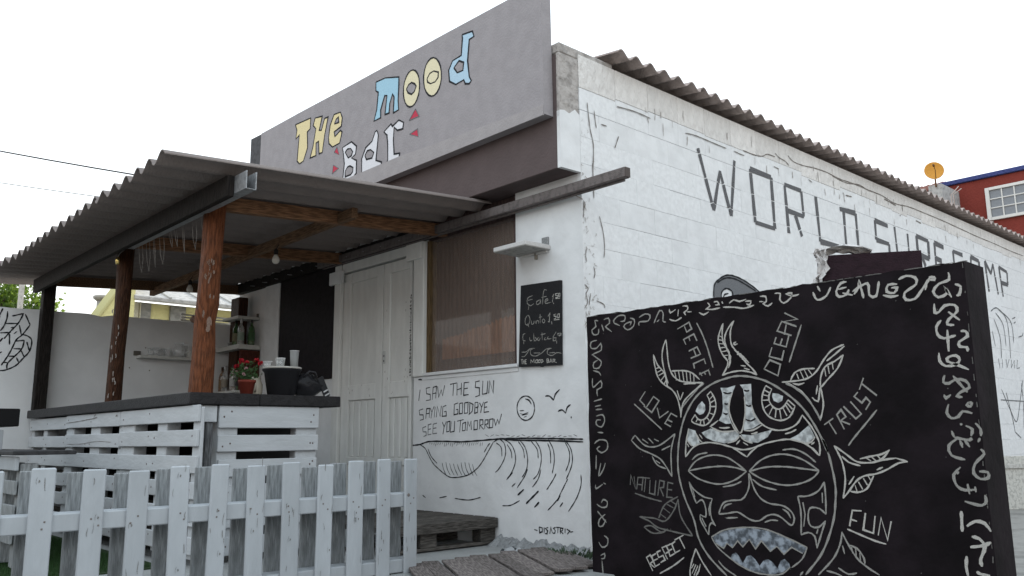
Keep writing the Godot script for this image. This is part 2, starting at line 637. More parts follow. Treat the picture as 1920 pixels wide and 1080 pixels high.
	for s in 2:
		var x0: float = [-3.165, -2.47][s]
		var x1: float = [-2.485, -2.035][s]
		var leaf = bx("door_leaf", Vector3(x0, -0.05, -0.055), Vector3(x1, 2.30, -0.025), wood2, t, 0.004)
		var o = leaf.position
		var wl = 0.13 if s == 0 else 0.1
		for piece in [["stile", x0, -0.05, x0 + wl, 2.30], ["stile", x1 - (0.10 if s == 0 else 0.035), -0.05, x1, 2.30], ["rail", x0 + wl + 0.002, 2.20, x1 - 0.102, 2.30], ["rail", x0 + wl + 0.002, 1.08, x1 - 0.102, 1.22], ["rail", x0 + wl + 0.002, -0.05, x1 - 0.102, 0.12], ["rail", x0 + wl + 0.002, 0.50, x1 - 0.102, 0.56]]:
			if s == 1 and piece[0] == "rail":
				piece[3] = x1 - 0.037
			var lo = Vector3(piece[1], piece[2], -0.0248) - o
			var hi = Vector3(piece[3], piece[4], -0.004) - o
			bx(piece[0], lo, hi, wood, leaf, 0.004)
		# raised strips in the lower panel
		for i in (4 if s == 0 else 3):
			var x = x0 + wl + 0.045 + i * (0.115 if s == 0 else 0.095)
			bx("strip", Vector3(x, 0.565, -0.0248) - o, Vector3(x + 0.035, 1.07, -0.010) - o, wood, leaf, 0.006)
			bx("strip", Vector3(x, 0.125, -0.0248) - o, Vector3(x + 0.035, 0.49, -0.010) - o, wood, leaf, 0.006)
		# flaking paint and scuffs
		easel(Vector3(0, 0, -0.004), Vector3.RIGHT)
		for i in 26:
			var px = rng.randf_range(x0 + 0.04, x1 - 0.03)
			var py = rng.randf_range(1.1, 1.35) if rng.randf() < 0.6 else rng.randf_range(1.3, 2.2)
			if px > x0 + wl and px < x1 - 0.12 and (py > 1.22):
				continue
			line(rng.randf_range(3, 7), [px * 1000, py * 1000, px * 1000 + rng.randf_range(-4, 4), py * 1000 + rng.randf_range(6, 22)])
		if pen:
			var flakes = obj("paint_chips", pen.commit(), m_crack, leaf)
			flakes.position = -o
			pen = null
		if s == 1:
			var plate = bx("lock_plate", Vector3(-2.462, 1.385, -0.004) - o, Vector3(-2.422, 1.50, 0.001) - o, paint(0.50, 0.51, 0.50, 0.5), leaf, 0.002)
			for yy in [1.41, 1.455]:
				obj("keyhole", box(Vector3(0.012, 0.02, 0.003), 0.001), dark, leaf, Vector3(-2.442, yy, 0.0022) - o)
			plate.name = "lock_plate"
	# ragged edge of flaking paint beside the gap at the right leaf
	easel(Vector3(0, 0, -0.004), Vector3.RIGHT)
	for i in 60:
		var y = 1250 + i * 12 + rng.randf() * 8
		line(rng.randf_range(5, 12), [-2046 - rng.randf() * 14, y, -2036 + rng.randf() * 4, y + rng.randf_range(-4, 8)])
	ink("flaked_edge", m_black_paint, t)
	# the black-painted hatch left of the door
	bx("black_hatch", Vector3(-4.425, 1.305, -0.003), Vector3(-3.29, 2.53, 0.022), dark, t, 0.004)
	# sign painted on the fascia
	var sign = thing("bar_sign", "long grey fascia board painted with THE MOOD BAR in yellow, blue and white letters", "sign")
	obj("board", slab([Vector2(-4.48, 2.955), Vector2(-0.065, 2.955), Vector2(-0.075, 3.96), Vector2(-1.2, 3.985), Vector2(-2.6, 4.01), Vector2(-3.6, 4.035), Vector2(-4.48, 4.05)], 0.094), m_sign, sign, Vector3(0, 0, 0.3))
	obj("end_return", slab([Vector2(-4.735, 2.955), Vector2(-4.482, 2.955), Vector2(-4.482, 4.045), Vector2(-4.735, 4.055)], 0.09), paint(0.085, 0.085, 0.09, 0.85, n_wear, Vector3.ONE * 2, null, 0, true), sign, Vector3(0, 0, 0.297))
	obj("bottom_trim", slab([Vector2(-4.48, 2.945), Vector2(-0.068, 2.945), Vector2(-0.068, 3.022), Vector2(-1.0, 3.058), Vector2(-1.81, 3.095), Vector2(-3.2, 3.10), Vector2(-4.48, 3.10)], 0.012), paint(0.345, 0.322, 0.325, 0.8, n_blotch, Vector3.ONE * 1.2, b_fine, 0.1, true), sign, Vector3(0, 0, 0.3055))
	easel(Vector3(0, 0, 0.3), Vector3.RIGHT)
	draw_sign(sign)
	# writing and drawing on the front wall
	easel(Vector3(0, 0, 0.0), Vector3.RIGHT)
	draw_facade(t)
	# main roof: corrugated fibre cement rising from the eave
	var roof_m = paint(0.40, 0.335, 0.31, 0.95, n_wear, Vector3.ONE * 1.5, b_fine, 0.3, true)
	var sheet = obj("roof", corrugated(Vector3(0.13, 3.535, -0.28), Vector3(0, 0, -13.1), Vector3(-5.8, 0.72, 0), 0.177, 0.027, 0.008, 10, 0.002), roof_m, t)
	sheet.set_meta("label", "grey brown corrugated roof edge")
	# steel beam across the front
	var steel = paint(0.16, 0.14, 0.135, 0.6, n_wear, Vector3.ONE * 3, b_fine, 0.2, true, 0.3)
	var beam = thing("steel_beam", "rusty grey steel channel sticking out past the bar's corner above the shelf", "beam")
	obj("section", box(Vector3(3.99, 0.072, 0.055), 0.006), steel, beam, Vector3(-1.512, 2.44, 0.078))
	obj("end_cap", box(Vector3(0.006, 0.066, 0.05), 0.002), paint(0.09, 0.075, 0.07, 0.7), beam, Vector3(0.486, 2.44, 0.078))
	obj("lower_lip", box(Vector3(3.9, 0.012, 0.02), 0.002), steel, beam, Vector3(-1.507, 2.398, 0.06))

func pleats(st: SurfaceTool, x0: float, x1: float, y0: float, y1: float, z: float, amp: float, pitch: float, ragged := 0.0) -> void:
	var n = int((x1 - x0) / pitch * 6)
	var ys = PackedFloat32Array()
	for i in n + 1:
		ys.append(y1 + ragged * (float(i) / n - 0.5) * 1.3 + (0.012 * sin(i * 0.9) if ragged > 0 else 0.0))
	for i in n:
		var a = x0 + (x1 - x0) * i / n
		var b = x0 + (x1 - x0) * (i + 1) / n
		var za = z + amp * sin(TAU * (a - x0) / pitch) + 0.004 * sin(a * 31.0)
		var zb = z + amp * sin(TAU * (b - x0) / pitch) + 0.004 * sin(b * 31.0)
		quad(st, Vector3(a, y0, za), Vector3(a, ys[i], za), Vector3(b, ys[i + 1], zb), Vector3(b, y0, zb))

func build_side_wall() -> void:
	var t: Node3D = get_node("bar_building")
	var mats = []
	for i in 5:
		mats.append(white_wall(1.0 + (i - 2) * 0.009, n_blotch if i % 2 else n_fine, 0.8 + 0.1 * i))
	# painted concrete blocks, their joints nearly filled with paint: those the photograph shows
	var course = 0.2
	var length = 0.412
	var shapes = []
	for i in 4:
		shapes.append(box(Vector3(0.03, course - [0.0005, 0.0009, 0.0024, 0.0005][i], length - [0.0004, 0.0016, 0.0005, 0.0004][i]), [0.0004, 0.0012, 0.0016, 0.0004][i]))
	var half = box(Vector3(0.03, course - 0.002, length / 2 - 0.002), 0.0016)
	var count = 0
	for r in 15:
		var y = 0.147 + r * course
		if y < 0.3:
			continue
		var off = 0.0 if r % 2 else length / 2
		if off > 0.0 and y > 1.3:
			obj("block", half, mats[rng.randi() % 5], t, Vector3(-0.015, y, -length / 4))
		var kk = 0
		while true:
			var z = off + length * (kk + 0.5)
			kk += 1
			if z > 12.8:
				break
			var seen = y > 1.85 or (y > 1.35 and z < 2.6) or z > 6.2
			if not seen or (z > 11.0):
				continue
			count += 1
			if count > 285:
				continue
			obj("block", shapes[rng.randi() % 4], mats[rng.randi() % 5], t, Vector3(-0.015 + rng.randf_range(-0.0008, 0.0006), y, -z))
	# where nothing of the wall shows, one plain facing
	bx("facing", Vector3(-0.03, 0.25, -6.2), Vector3(-0.002, 1.24, -0.6), mats[2], t, 0)
	bx("facing", Vector3(-0.03, -0.16, -0.598), Vector3(0.0005, 1.246, -0.002), mats[2], t, 0.002)
	bx("facing", Vector3(-0.03, 1.243, -6.2), Vector3(-0.003, 1.84, -2.9), mats[2], t, 0)
	bx("facing", Vector3(-0.03, 0.25, -13.0), Vector3(-0.003, 3.05, -11.05), mats[2], t, 0)
	bx("dado", Vector3(-0.03, -0.16, -13.0), Vector3(0.004, 0.246, -0.6), paint(0.045, 0.045, 0.05, 0.85, n_wear, Vector3.ONE * 2, null, 0, true), t, 0.003)
	# stained render band under the eave, laid in uneven patches
	var band = []
	for i in 4:
		var s: float = [1.03, 0.98, 1.0, 0.95][i]
		band.append(paint(0.72 * s, 0.70 * s, 0.675 * s, 0.95, n_blotch, Vector3(2.2 + 0.2 * i, 1.4, 2.2 + 0.2 * i), b_lump, 0.7, true))
	var z = 0.0
	while z > -12.9:
		var w = rng.randf_range(0.38, 0.42)
		var y0 = 3.235 + rng.randf_range(-0.02, 0.02)
		bx("render_patch", Vector3(-0.03, y0, z - w + 0.003), Vector3(rng.randf_range(-0.0005, 0.0012), 3.47, z), band[rng.randi() % 4], t, 0.003)
		bx("render_patch", Vector3(-0.03, 3.05, z - w + 0.001), Vector3(rng.randf_range(-0.0015, 0.0), y0 - 0.002, z), mats[rng.randi() % 5], t, 0.002)
		z -= w
	# pitted plaster on the corner
	easel(Vector3(0.001, 0, 0), Vector3(0, 0, -1))
	for i in 130:
		var u = rng.randf_range(5, 150) * (1.0 if rng.randf() < 0.7 else 0.3)
		var v = 1480 + pow(rng.randf(), 2.6) * 1500
		curve(rng.randf_range(1.5, 4.5), [u, v, u + rng.randf_range(-12, 12), v + rng.randf_range(-14, 14), u + rng.randf_range(-22, 22), v + rng.randf_range(-28, 28)])
	# rain streaks below the eave
	for i in 60:
		var u = 700 + rng.randf() * 9500
		var v = rng.randf_range(3120, 3440)
		curve(rng.randf_range(3, 11), [u, v, u + rng.randf_range(-6, 6), v - rng.randf_range(20, 50), u + rng.randf_range(-8, 8), v - rng.randf_range(50, 110)])
	var flecks = obj("plaster_cracks", pen.commit(), paint(0.40, 0.375, 0.35, 0.95, n_speck, Vector3.ONE * 7, null, 0, true), t)
	flecks.set_meta("kind", "stuff")
	flecks.position = Vector3(0.001, 0, 0)
	pen = null
	easel(Vector3(0.001, 0, 0), Vector3(0, 0, -1))
	draw_side_wall(t)

# ---------------------------------------------------------------- the canopy over the counter
func build_canopy() -> void:
	var t = thing("canopy", "corrugated lean-to canopy on log posts over the bar counter", "canopy")
	var sheet_m = paint(0.215, 0.185, 0.172, 0.9, n_blotch, Vector3(1.2, 1.2, 1.2), b_fine, 0.25, true)
	obj("roof", corrugated(Vector3(-0.915, 2.532, 0.06), Vector3(-5.24, 0, 0), Vector3(0, -0.16, 2.494), 0.2183, 0.032, 0.007, 14, 0.006), sheet_m, t)
	var log_m = paint(0.185, 0.064, 0.028, 0.5, n_grain, Vector3(6, 0.8, 6), b_grain, 0.6, true)
	var log_dark = paint(0.075, 0.033, 0.018, 0.55, n_grain, Vector3(6, 0.8, 6), b_grain, 0.6, true)
	var beam_m = paint(0.29, 0.155, 0.085, 0.7, n_grain, Vector3(7, 7, 0.7), b_grain, 0.4)
	var beam_x = paint(0.22, 0.13, 0.075, 0.7, n_grain, Vector3(0.7, 7, 7), b_grain, 0.4)
	var black = paint(0.022, 0.018, 0.016, 0.7, n_grain, Vector3(5, 0.7, 5), b_grain, 0.3)
	var post = rod([Vector3(-1.595, 0.95, 2.0), Vector3(-1.595, 1.02, 2.0), Vector3(-1.58, 1.3, 2.0), Vector3(-1.592, 1.5, 2.0), Vector3(-1.56, 1.62, 2.0), Vector3(-1.54, 1.9, 2.0), Vector3(-1.535, 2.36, 1.99)], [0.078, 0.076, 0.074, 0.068, 0.074, 0.066, 0.072], 14, 0.05)
	var p1 = obj("post", post, log_m, t)
	p1.set_meta("label", "reddish peeled log post at the counter's corner")
	easel(Vector3(-1.555, 0, 2.0) + Vector3(0.0745, 0, 0.022), Vector3(0.55, 0, -0.83))
	for i in 17:
		var v = rng.randf_range(1350, 2120) if i > 8 else rng.randf_range(1640, 1900)
		var u = rng.randf_range(-34, 30)
		curve(rng.randf_range(4, 12), [u, v, u + rng.randf_range(-5, 5), v + rng.randf_range(8, 20), u + rng.randf_range(-6, 6), v + rng.randf_range(18, 42)])
	curve(26, [2, 1420, 6, 1460, 10, 1520])
	var chips = obj("bare_patches", pen.commit(), paint(0.27, 0.19, 0.15, 0.9, n_chalk, Vector3.ONE * 5, null, 0, true), p1)
	chips.set_meta("kind", "stuff")
	chips.position = Vector3(0.004, 0, 0.004)
	pen = null
	obj("knot", rod([Vector3(-1.62, 1.50, 2.03), Vector3(-1.665, 1.525, 2.055)], [0.03, 0.022], 9, 0.1), log_dark, p1)
	var p2 = obj("post", rod([Vector3(-3.335, 0.95, 2.0), Vector3(-3.335, 1.03, 2.0), Vector3(-3.305, 1.45, 2.0), Vector3(-3.28, 1.8, 2.0), Vector3(-3.285, 2.34, 2.0)], [0.066, 0.064, 0.06, 0.062, 0.066], 12, 0.08), log_dark, t)
	easel(Vector3(-3.305, 0, 2.0) + Vector3(0.05, 0, 0.046), Vector3(0.68, 0, -0.73))
	for i in 16:
		var v = rng.randf_range(1060, 1750)
		var u = rng.randf_range(-40, 30) - (v - 1450) * 0.01
		curve(rng.randf_range(5, 11), [u, v, u + rng.randf_range(-5, 5), v + rng.randf_range(10, 25), u + rng.randf_range(-6, 6), v + rng.randf_range(20, 50)])
	obj("bare_patches", pen.commit(), paint(0.40, 0.36, 0.33, 0.9, n_chalk, Vector3.ONE * 5, null, 0, true), p2).set_meta("kind", "stuff")
	pen = null
	bx("post", Vector3(-5.46, 1.026, 1.99), Vector3(-5.35, 2.29, 2.10), black, t, 0.006)
	bx("post", Vector3(-5.33, -0.06, 0.06), Vector3(-5.12, 2.32, 0.17), log_dark, t, 0.006)
	# rafters, running up to the wall
	for x in [-1.6, -3.12, -5.4]:
		var r = obj("rafter", box(Vector3(0.06, 0.10, 2.16), 0.004), beam_m if x > -4 else beam_x, t, Vector3(x, 2.385, 1.04), Vector3(0.064, 0, 0))
		r.name = "rafter" if x == -1.6 else r.name
	var purlin = bx("purlin", Vector3(-5.5, 2.315, 0.98), Vector3(-1.36, 2.395, 1.03), beam_x, t, 0.004)
	purlin.rotation.z = 0.012
	# front beam: timber with a galvanised channel on its right half
	bx("front_beam", Vector3(-5.52, 2.20, 2.12), Vector3(-0.96, 2.335, 2.165), black, t, 0.004)
	var galv = paint(0.34, 0.35, 0.36, 0.45, n_wear, Vector3.ONE * 4, b_fine, 0.15, true, 0.55)
	var ch = bx("steel_channel", Vector3(-2.95, 2.222, 2.05), Vector3(-0.80, 2.225, 2.118), galv, t, 0.0)
	var o = ch.position
	bx("flange", Vector3(-2.95, 2.2255, 2.112) - o, Vector3(-0.80, 2.335, 2.118) - o, galv, ch, 0.0)
	bx("flange", Vector3(-2.95, 2.2255, 2.05) - o, Vector3(-0.80, 2.335, 2.056) - o, galv, ch, 0.0)
	bx("ledger", Vector3(-5.45, 2.40, 0.005), Vector3(-1.66, 2.515, 0.075), black, t, 0.003)
	# bare nails and light specks along the ledger
	for i in 12:
		obj("nail", rod([Vector3(-5.0 + i * 0.29 + rng.randf() * 0.1, 2.43, 0.07), Vector3(-4.985 + i * 0.29, 2.436, 0.11)], [0.006, 0.003], 5), galv, t)
	# two hanging light bulbs
	var cap_m = paint(0.02, 0.018, 0.018, 0.6)
	var bulb_m = paint(0.62, 0.60, 0.55, 0.25)
	for i in 2:
		var p: Vector3 = [Vector3(-2.51, 2.213, 1.05), Vector3(-4.32, 2.21, 1.05)][i]
		var b = thing("light_bulb", ["unlit white light bulb hanging in front of the door's left jamb", "unlit white light bulb hanging between the two log posts"][i], "light bulb", p, Vector3.ZERO, "bulbs under the canopy")
		obj("glass_bulb", lathe([Vector2(0, -0.045), Vector2(0.016, -0.042), Vector2(0.027, -0.03), Vector2(0.031, -0.014), Vector2(0.028, 0.004), Vector2(0.019, 0.022), Vector2(0.014, 0.036), Vector2(0.0, 0.037)], 14), bulb_m, b)
		obj("socket", lathe([Vector2(0, 0.034), Vector2(0.017, 0.034), Vector2(0.018, 0.075), Vector2(0.006, 0.085), Vector2(0, 0.085)], 10), cap_m, b)
		obj("cord", rod([Vector3(0, 0.084, 0), Vector3(0.002, 0.12, -0.02), Vector3(0, 0.17, -0.03)], [0.003], 5), cap_m, b)
	# thin wires left hanging from the front beam
	var wire_m = paint(0.30, 0.28, 0.26, 0.6)
	var fairy = thing("fairy_lights", "tangle of thin pale wire lights hanging below the canopy's front beam", "string lights")
	for i in 9:
		var x = -2.85 + i * 0.145 + rng.randf() * 0.05
		var d = rng.randf_range(0.10, 0.22)
		var w = rng.randf_range(0.02, 0.09)
		obj("wire", rod([Vector3(x, 2.24, 2.045), Vector3(x + 0.004, 2.22 - d * 0.6, 2.03), Vector3(x + w * 0.5, 2.22 - d, 2.02), Vector3(x + w, 2.22 - d * 0.5, 2.03), Vector3(x + w * 1.1, 2.23, 2.045)], [0.0016], 4), wire_m, fairy)
	var clip = thing("brass_lantern_clip", "small shiny brass clip hanging at the top of the leaning dark post", "clip", Vector3(-3.22, 2.17, 2.08))
	obj("clip", lathe([Vector2(0, -0.03), Vector2(0.014, -0.03), Vector2(0.018, 0.02), Vector2(0.008, 0.03), Vector2(0, 0.03)], 8), paint(0.65, 0.50, 0.18, 0.25, null, Vector3.ONE, null, 0, false, 0.9), clip)
	obj("hook", rod([Vector3(0, 0.03, 0), Vector3(0.004, 0.06, -0.01), Vector3(0, 0.10, -0.05)], [0.003], 5), wire_m, clip)

# ---------------------------------------------------------------- garden wall on the left
func build_garden_wall() -> void:
	var t = thing("garden_wall", "long white rendered garden wall with a feather drawing behind the counter", "wall")
	var st = begin()
	# its ragged top edge is part of the outline
	var outline = [Vector2(-7.0, -0.16), Vector2(0.2, -0.16)]
	var top = []
	for i in 60:
		var z = -7.0 + i * 7.2 / 59.0
		top.append(Vector2(z, 2.045 - 0.006 * z * -1.0 + rng.randf_range(-0.003, 0.003) - (0.02 if i % 17 == 11 else 0.0)))
	top.reverse()
	obj("wall", slab(outline + top, 0.16), white_wall(1.05, n_blotch, 0.45), t, Vector3(-5.5, 0, 0.0), Vector3(0, PI / 2, 0))
	easel(Vector3(-5.5, 0, 0), Vector3(0, 0, -1))
	draw_garden_wall(t)
	for p in [[-1010, 1720], [-1035, 1723], [-1260, 1660], [-980, 1480], [-1190, 1500]]:
		curve(12, [p[0], p[1], p[0] + 5, p[1] - 6, p[0] + 8, p[1] - 12])
	ink("nail_hole", m_crack, t)


# ---------------------------------------------------------------- the black mural wall
func build_mural_wall() -> void:
	var t = thing("mural_wall", "freestanding black wall chalked with a fanged sun face and the words PEACE, OCEAN, TRUST", "wall")
	var blackm = paint(0.0105, 0.0072, 0.0094, 0.8, noise_tex(0.007, 6, 0.68, 1.0, 0.2, 0.7, false, 512, 31), Vector3.ONE * 0.8, b_lump, 0.35, true)
	var top = [Vector2(0.432, -0.16), Vector2(2.607, -0.16)]
	for i in 45:
		var x = 2.607 - i * 2.178 / 44.0
		top.append(Vector2(x, 1.449 + rng.randf_range(-0.0055, 0.004)))
	for i in 20:
		top.append(Vector2(0.429 + rng.randf_range(-0.004, 0.003), 1.44 - i * 0.075))
	obj("wall", slab(top, 0.225), blackm, t, Vector3(0, 0, 0.45))
	easel(Vector3(0, 0, 0.45), Vector3.RIGHT)
	draw_mural_words(t)
	draw_mural_flames(t)
	draw_mural_face(t)
	draw_mural_border(t)
	# chips along the top edge and chalk dust specks
	for i in 40:
		var x = rng.randf_range(1500, 2590) if i < 30 else rng.randf_range(450, 1500)
		curve(rng.randf_range(2, 4.5), [x, 1446, x + rng.randf_range(8, 30), 1447, x + rng.randf_range(30, 50), 1445])
	for i in 40:
		var x = rng.randf_range(460, 2580)
		var y = rng.randf_range(20, 1400)
		line(rng.randf_range(2, 4), [x, y, x + 3, y + 3])
	for i in 26:
		var y = rng.randf_range(40, 1430)
		line(rng.randf_range(2, 5), [2601 - rng.randf() * 3, y, 2600, y + rng.randf_range(6, 30)])
	ink("chipped_paint", m_chalk_faint, t)
	# a plain black cabinet behind it, with a grey rag over its corner
	var cab = thing("black_cabinet", "plain black painted box standing behind the mural wall under the wall letters", "cabinet", Vector3(1.41, 0, -1.32), Vector3(0, 0.477, 0))
	var cm = paint(0.023, 0.011, 0.016, 0.6, n_wear, Vector3.ONE * 2, b_fine, 0.15, true)
	obj("body", slab([Vector2(-0.33, -0.16), Vector2(0.315, -0.16), Vector2(0.325, 1.93), Vector2(-0.33, 1.945)], 0.35), cm, cab)
	obj("door_panel", box(Vector3(0.30, 1.6, 0.008), 0.002), cm, cab, Vector3(-0.15, 1.0, 0.005))
	obj("door_panel", box(Vector3(0.27, 1.6, 0.008), 0.002), cm, cab, Vector3(0.16, 1.0, 0.005))
	var ragm = paint(0.66, 0.64, 0.63, 0.95, n_blotch, Vector3.ONE * 5, b_fine, 0.3)
	var ragged = thing("grey_rag", "crumpled pale grey rag draped over the corner of the black box", "rag", Vector3(1.41, 0, -1.32), Vector3(0, 0.477, 0))
	for n in 2:
		var rag = SurfaceTool.new()
		rag.begin(Mesh.PRIMITIVE_TRIANGLES)
		rag.set_smooth_group(-1)
		var grid = []
		for i in 9:
			var row = []
			for j in 9:
				var u = i / 8.0
				var v = j / 8.0
				var crumple = Vector3(rng.randfn(), rng.randfn(), rng.randfn()) * 0.010
				if n == 0:
					row.append(Vector3(-0.34 + u * 0.36, 1.952 + sin(u * PI) * 0.055 * (0.6 + 0.4 * sin(v * 7.0 + 1.0)), 0.035 - v * 0.2) + crumple)
				else:
					row.append(Vector3(-0.345 + 0.02 * sin(v * 5.0) + u * 0.075 * (1.0 - v * 0.35), 1.985 - v * 0.27, 0.012 + 0.012 * sin(u * 8.0)) + crumple)
			grid.append(row)
		for i in 8:
			for j in 8:
				quad(rag, grid[i][j], grid[i + 1][j], grid[i + 1][j + 1], grid[i][j + 1])
		obj(["top_fold", "hanging_fold"][n], rag.commit(), ragm, ragged)
	# pale crate past the mural wall's far end
	var cr = thing("white_crate", "pale scribbled board leaning past the right end of the black mural wall", "board", Vector3(0.35, -0.16, -7.1), Vector3(0, 1.2, 0))
	obj("panel", box(Vector3(0.7, 0.62, 0.03), 0.004), paint(0.55, 0.54, 0.50, 0.9, n_wear, Vector3.ONE * 3, b_grain, 0.2), cr, Vector3(0, 0.31, 0))
	obj("batten", box(Vector3(0.7, 0.05, 0.02), 0.003), paint(0.5, 0.49, 0.46, 0.9, n_wear, Vector3.ONE * 3), cr, Vector3(0, 0.5, 0.026))

# ---------------------------------------------------------------- the L-shaped bar counter of white pallets
func build_counter() -> void:
	var t = thing("bar_counter", "L-shaped bar counter of white pallet boards with a thick black top", "bar counter")
	var topm = paint(0.026, 0.025, 0.026, 0.45, n_wear, Vector3.ONE * 2, b_fine, 0.15, true)
	bx("countertop", Vector3(-5.44, 0.948, 1.66), Vector3(-1.43, 1.025, 2.132), topm, t, 0.006)
	bx("countertop", Vector3(-1.94, 0.949, 1.04), Vector3(-1.432, 1.0245, 1.658), topm, t, 0.006)
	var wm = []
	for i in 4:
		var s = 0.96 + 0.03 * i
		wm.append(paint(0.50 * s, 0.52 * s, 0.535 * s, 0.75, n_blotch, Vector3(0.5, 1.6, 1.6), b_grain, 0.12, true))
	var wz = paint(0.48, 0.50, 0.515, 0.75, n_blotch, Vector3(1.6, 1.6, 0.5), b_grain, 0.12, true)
	var nailm = paint(0.10, 0.07, 0.06, 0.8)
	var rows = [[0.838, 0.945], [0.682, 0.785], [0.522, 0.628], [0.362, 0.468], [0.202, 0.305], [0.03, 0.14]]
	var spans = [[-5.44, -4.20, [-5.44, -5.36, -5.02, -4.90, -4.28, -4.20]], [-4.185, -2.79, [-4.185, -4.02, -3.55, -3.32, -2.87, -2.79]], [-2.775, -1.34, [-2.775, -2.52, -2.07, -1.90, -1.46, -1.34]]]
	for p in 3:
		var sp: Array = spans[p]
		var dz: float = [-0.012, 0.0, 0.004][p]
		var dy: float = [-0.012, -0.004, 0.0][p]
		for r in rows.size():
			var y0: float = rows[r][0] + dy + rng.randf_range(-0.004, 0.004)
			var y1: float = rows[r][1] + dy + rng.randf_range(-0.004, 0.004)
			if r == 0:
				y1 = minf(y1, 0.947)
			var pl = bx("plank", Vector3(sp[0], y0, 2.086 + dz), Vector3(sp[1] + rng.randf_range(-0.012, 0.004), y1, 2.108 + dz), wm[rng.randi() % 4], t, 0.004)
			pl.rotation.z = rng.randf_range(-0.002, 0.002)
			for e in [0, 2, 3, 5]:
				if rng.randf() < 0.7:
					obj("nail_head", box(Vector3(0.009, 0.011, 0.003), 0.001), nailm, pl, Vector3(lerpf(sp[0], sp[1], [0.05, 0.3, 0.42, 0.5, 0.72, 0.95][e]) - pl.position.x, rng.randf_range(-0.03, 0.03), 0.0116))
		for b in 3:
			bx("block", Vector3(sp[2][b * 2] + 0.002, 0.0, (2.062 if p == 2 and b == 2 else 1.99) + dz), Vector3(sp[2][b * 2 + 1], 0.93, 2.0855 + dz), wm[rng.randi() % 4], t, 0.005)
	# the short side facing the door
	for r in rows.size():
		var y0: float = rows[r][0] - 0.034 * (1.0 if r else 1.1)
		var y1: float = rows[r][1] - (0.03 if r else 0.0)
		var pl = bx("plank", Vector3(-1.476, y0, 1.195 + rng.randf() * 0.012), Vector3(-1.452, minf(y1, 0.946), 1.925 + rng.randf_range(-0.01, 0.006)), wz, t, 0.004)
		for e in 4:
			obj("nail_head", box(Vector3(0.003, 0.011, 0.009), 0.001), nailm, pl, Vector3(0.0126, rng.randf_range(-0.035, 0.035), [-0.32, -0.3, 0.28, 0.33][e]))
	bx("block", Vector3(-1.56, 0.0, 1.785), Vector3(-1.477, 0.945, 1.92), wm[0], t, 0.005)
	bx("block", Vector3(-1.56, 0.0, 1.20), Vector3(-1.477, 0.945, 1.362), wm[1], t, 0.005)
	bx("corner_board", Vector3(-1.50, 0.838, 1.937), Vector3(-1.458, 0.944, 2.06), wm[2], t, 0.004)
	bx("corner_post", Vector3(-1.50, 0.0, 1.955), Vector3(-1.47, 0.836, 2.0), paint(0.16, 0.165, 0.17, 0.85, n_grain, Vector3(7, 0.8, 7), b_grain, 0.3), t, 0.003)
	# back boards of the pallets, coloured dark to paint the shade inside
	for r in rows.size():
		bx("back_board", Vector3(-5.44, rows[r][0], 1.965), Vector3(-1.62, rows[r][1], 1.985), paint(0.10, 0.09, 0.08, 0.85, n_grain, Vector3(0.8, 8, 8), b_grain, 0.3), t, 0.003)
	bx("added_shade_panel", Vector3(-5.40, -0.04, 1.70), Vector3(-1.95, 0.945, 1.72), paint(0.03, 0.03, 0.03, 0.8), t, 0.0)  # dark sheets added behind the openings to stand for the inner shade
	bx("added_shade_panel", Vector3(-1.92, -0.04, 1.08), Vector3(-1.90, 0.945, 1.69), paint(0.03, 0.03, 0.03, 0.8), t, 0.0)
	# splits in the weathered paint
	easel(Vector3(0, 0, 2.109), Vector3.RIGHT)
	curve(5, [-4.17 * 1000, 880, -3900, 886, -3600, 897, -3420, 903, -3340, 912])
	curve(7, [-3420, 903, -3400, 925, -3370, 935])
	curve(3, [-4100, 700, -3700, 703, -3300, 722, -2950, 715])
	curve(9, [-2890, 905, -2870, 915, -2850, 908])
	curve(5, [-2230, 735, -2190, 728, -2150, 712])
	ink("crack", m_crack, t)

	# things standing on the counter
	var pot = thing("flower_pot", "small terracotta-red pot of red carnations on the counter's short side", "potted plant", Vector3(-1.65, 1.025, 1.655))
	obj("pot", lathe([Vector2(0, 0), Vector2(0.040, 0), Vector2(0.054, 0.085), Vector2(0.060, 0.087), Vector2(0.060, 0.105), Vector2(0.052, 0.105), Vector2(0.049, 0.092), Vector2(0, 0.092)], 18), paint(0.17, 0.036, 0.024, 0.65, n_fine, Vector3.ONE * 6), pot)
	var stem_st = SurfaceTool.new()
	stem_st.begin(Mesh.PRIMITIVE_TRIANGLES)
	var leaf_st = SurfaceTool.new()
	leaf_st.begin(Mesh.PRIMITIVE_TRIANGLES)
	for i in 26:
		var a = rng.randf() * TAU
		var reach = rng.randf_range(0.03, 0.12)
		var tip = Vector3(cos(a) * reach, rng.randf_range(0.13, 0.24), sin(a) * reach)
		tube(stem_st, [Vector3(cos(a) * 0.01, 0.09, sin(a) * 0.01), Vector3(cos(a) * reach * 0.45, 0.10 + tip.y * 0.4, sin(a) * reach * 0.45), tip], [0.0018, 0.0014, 0.001], 4, false)
		for j in 9:
			var c = Vector3(cos(a) * 0.01, 0.10, sin(a) * 0.01).lerp(tip, rng.randf_range(0.15, 1.0))
			var d = Vector3(rng.randf_range(-1, 1), rng.randf_range(-0.4, 0.9), rng.randf_range(-1, 1)).normalized()
			var s = d.cross(Vector3(rng.randf(), 1, rng.randf())).normalized() * 0.006
			var e = c + d * rng.randf_range(0.022, 0.042)
			for v in [c, c.lerp(e, 0.5) + s, e, c, e, c.lerp(e, 0.5) - s]:
				leaf_st.add_vertex(v)
	var green = paint(0.045, 0.085, 0.035, 0.6)
	green.backlight_enabled = true
	green.backlight = Color(0.2, 0.3, 0.1)
	obj("stems", stem_st.commit(), green, pot)
	obj("leaves", leaf_st.commit(), green, pot)
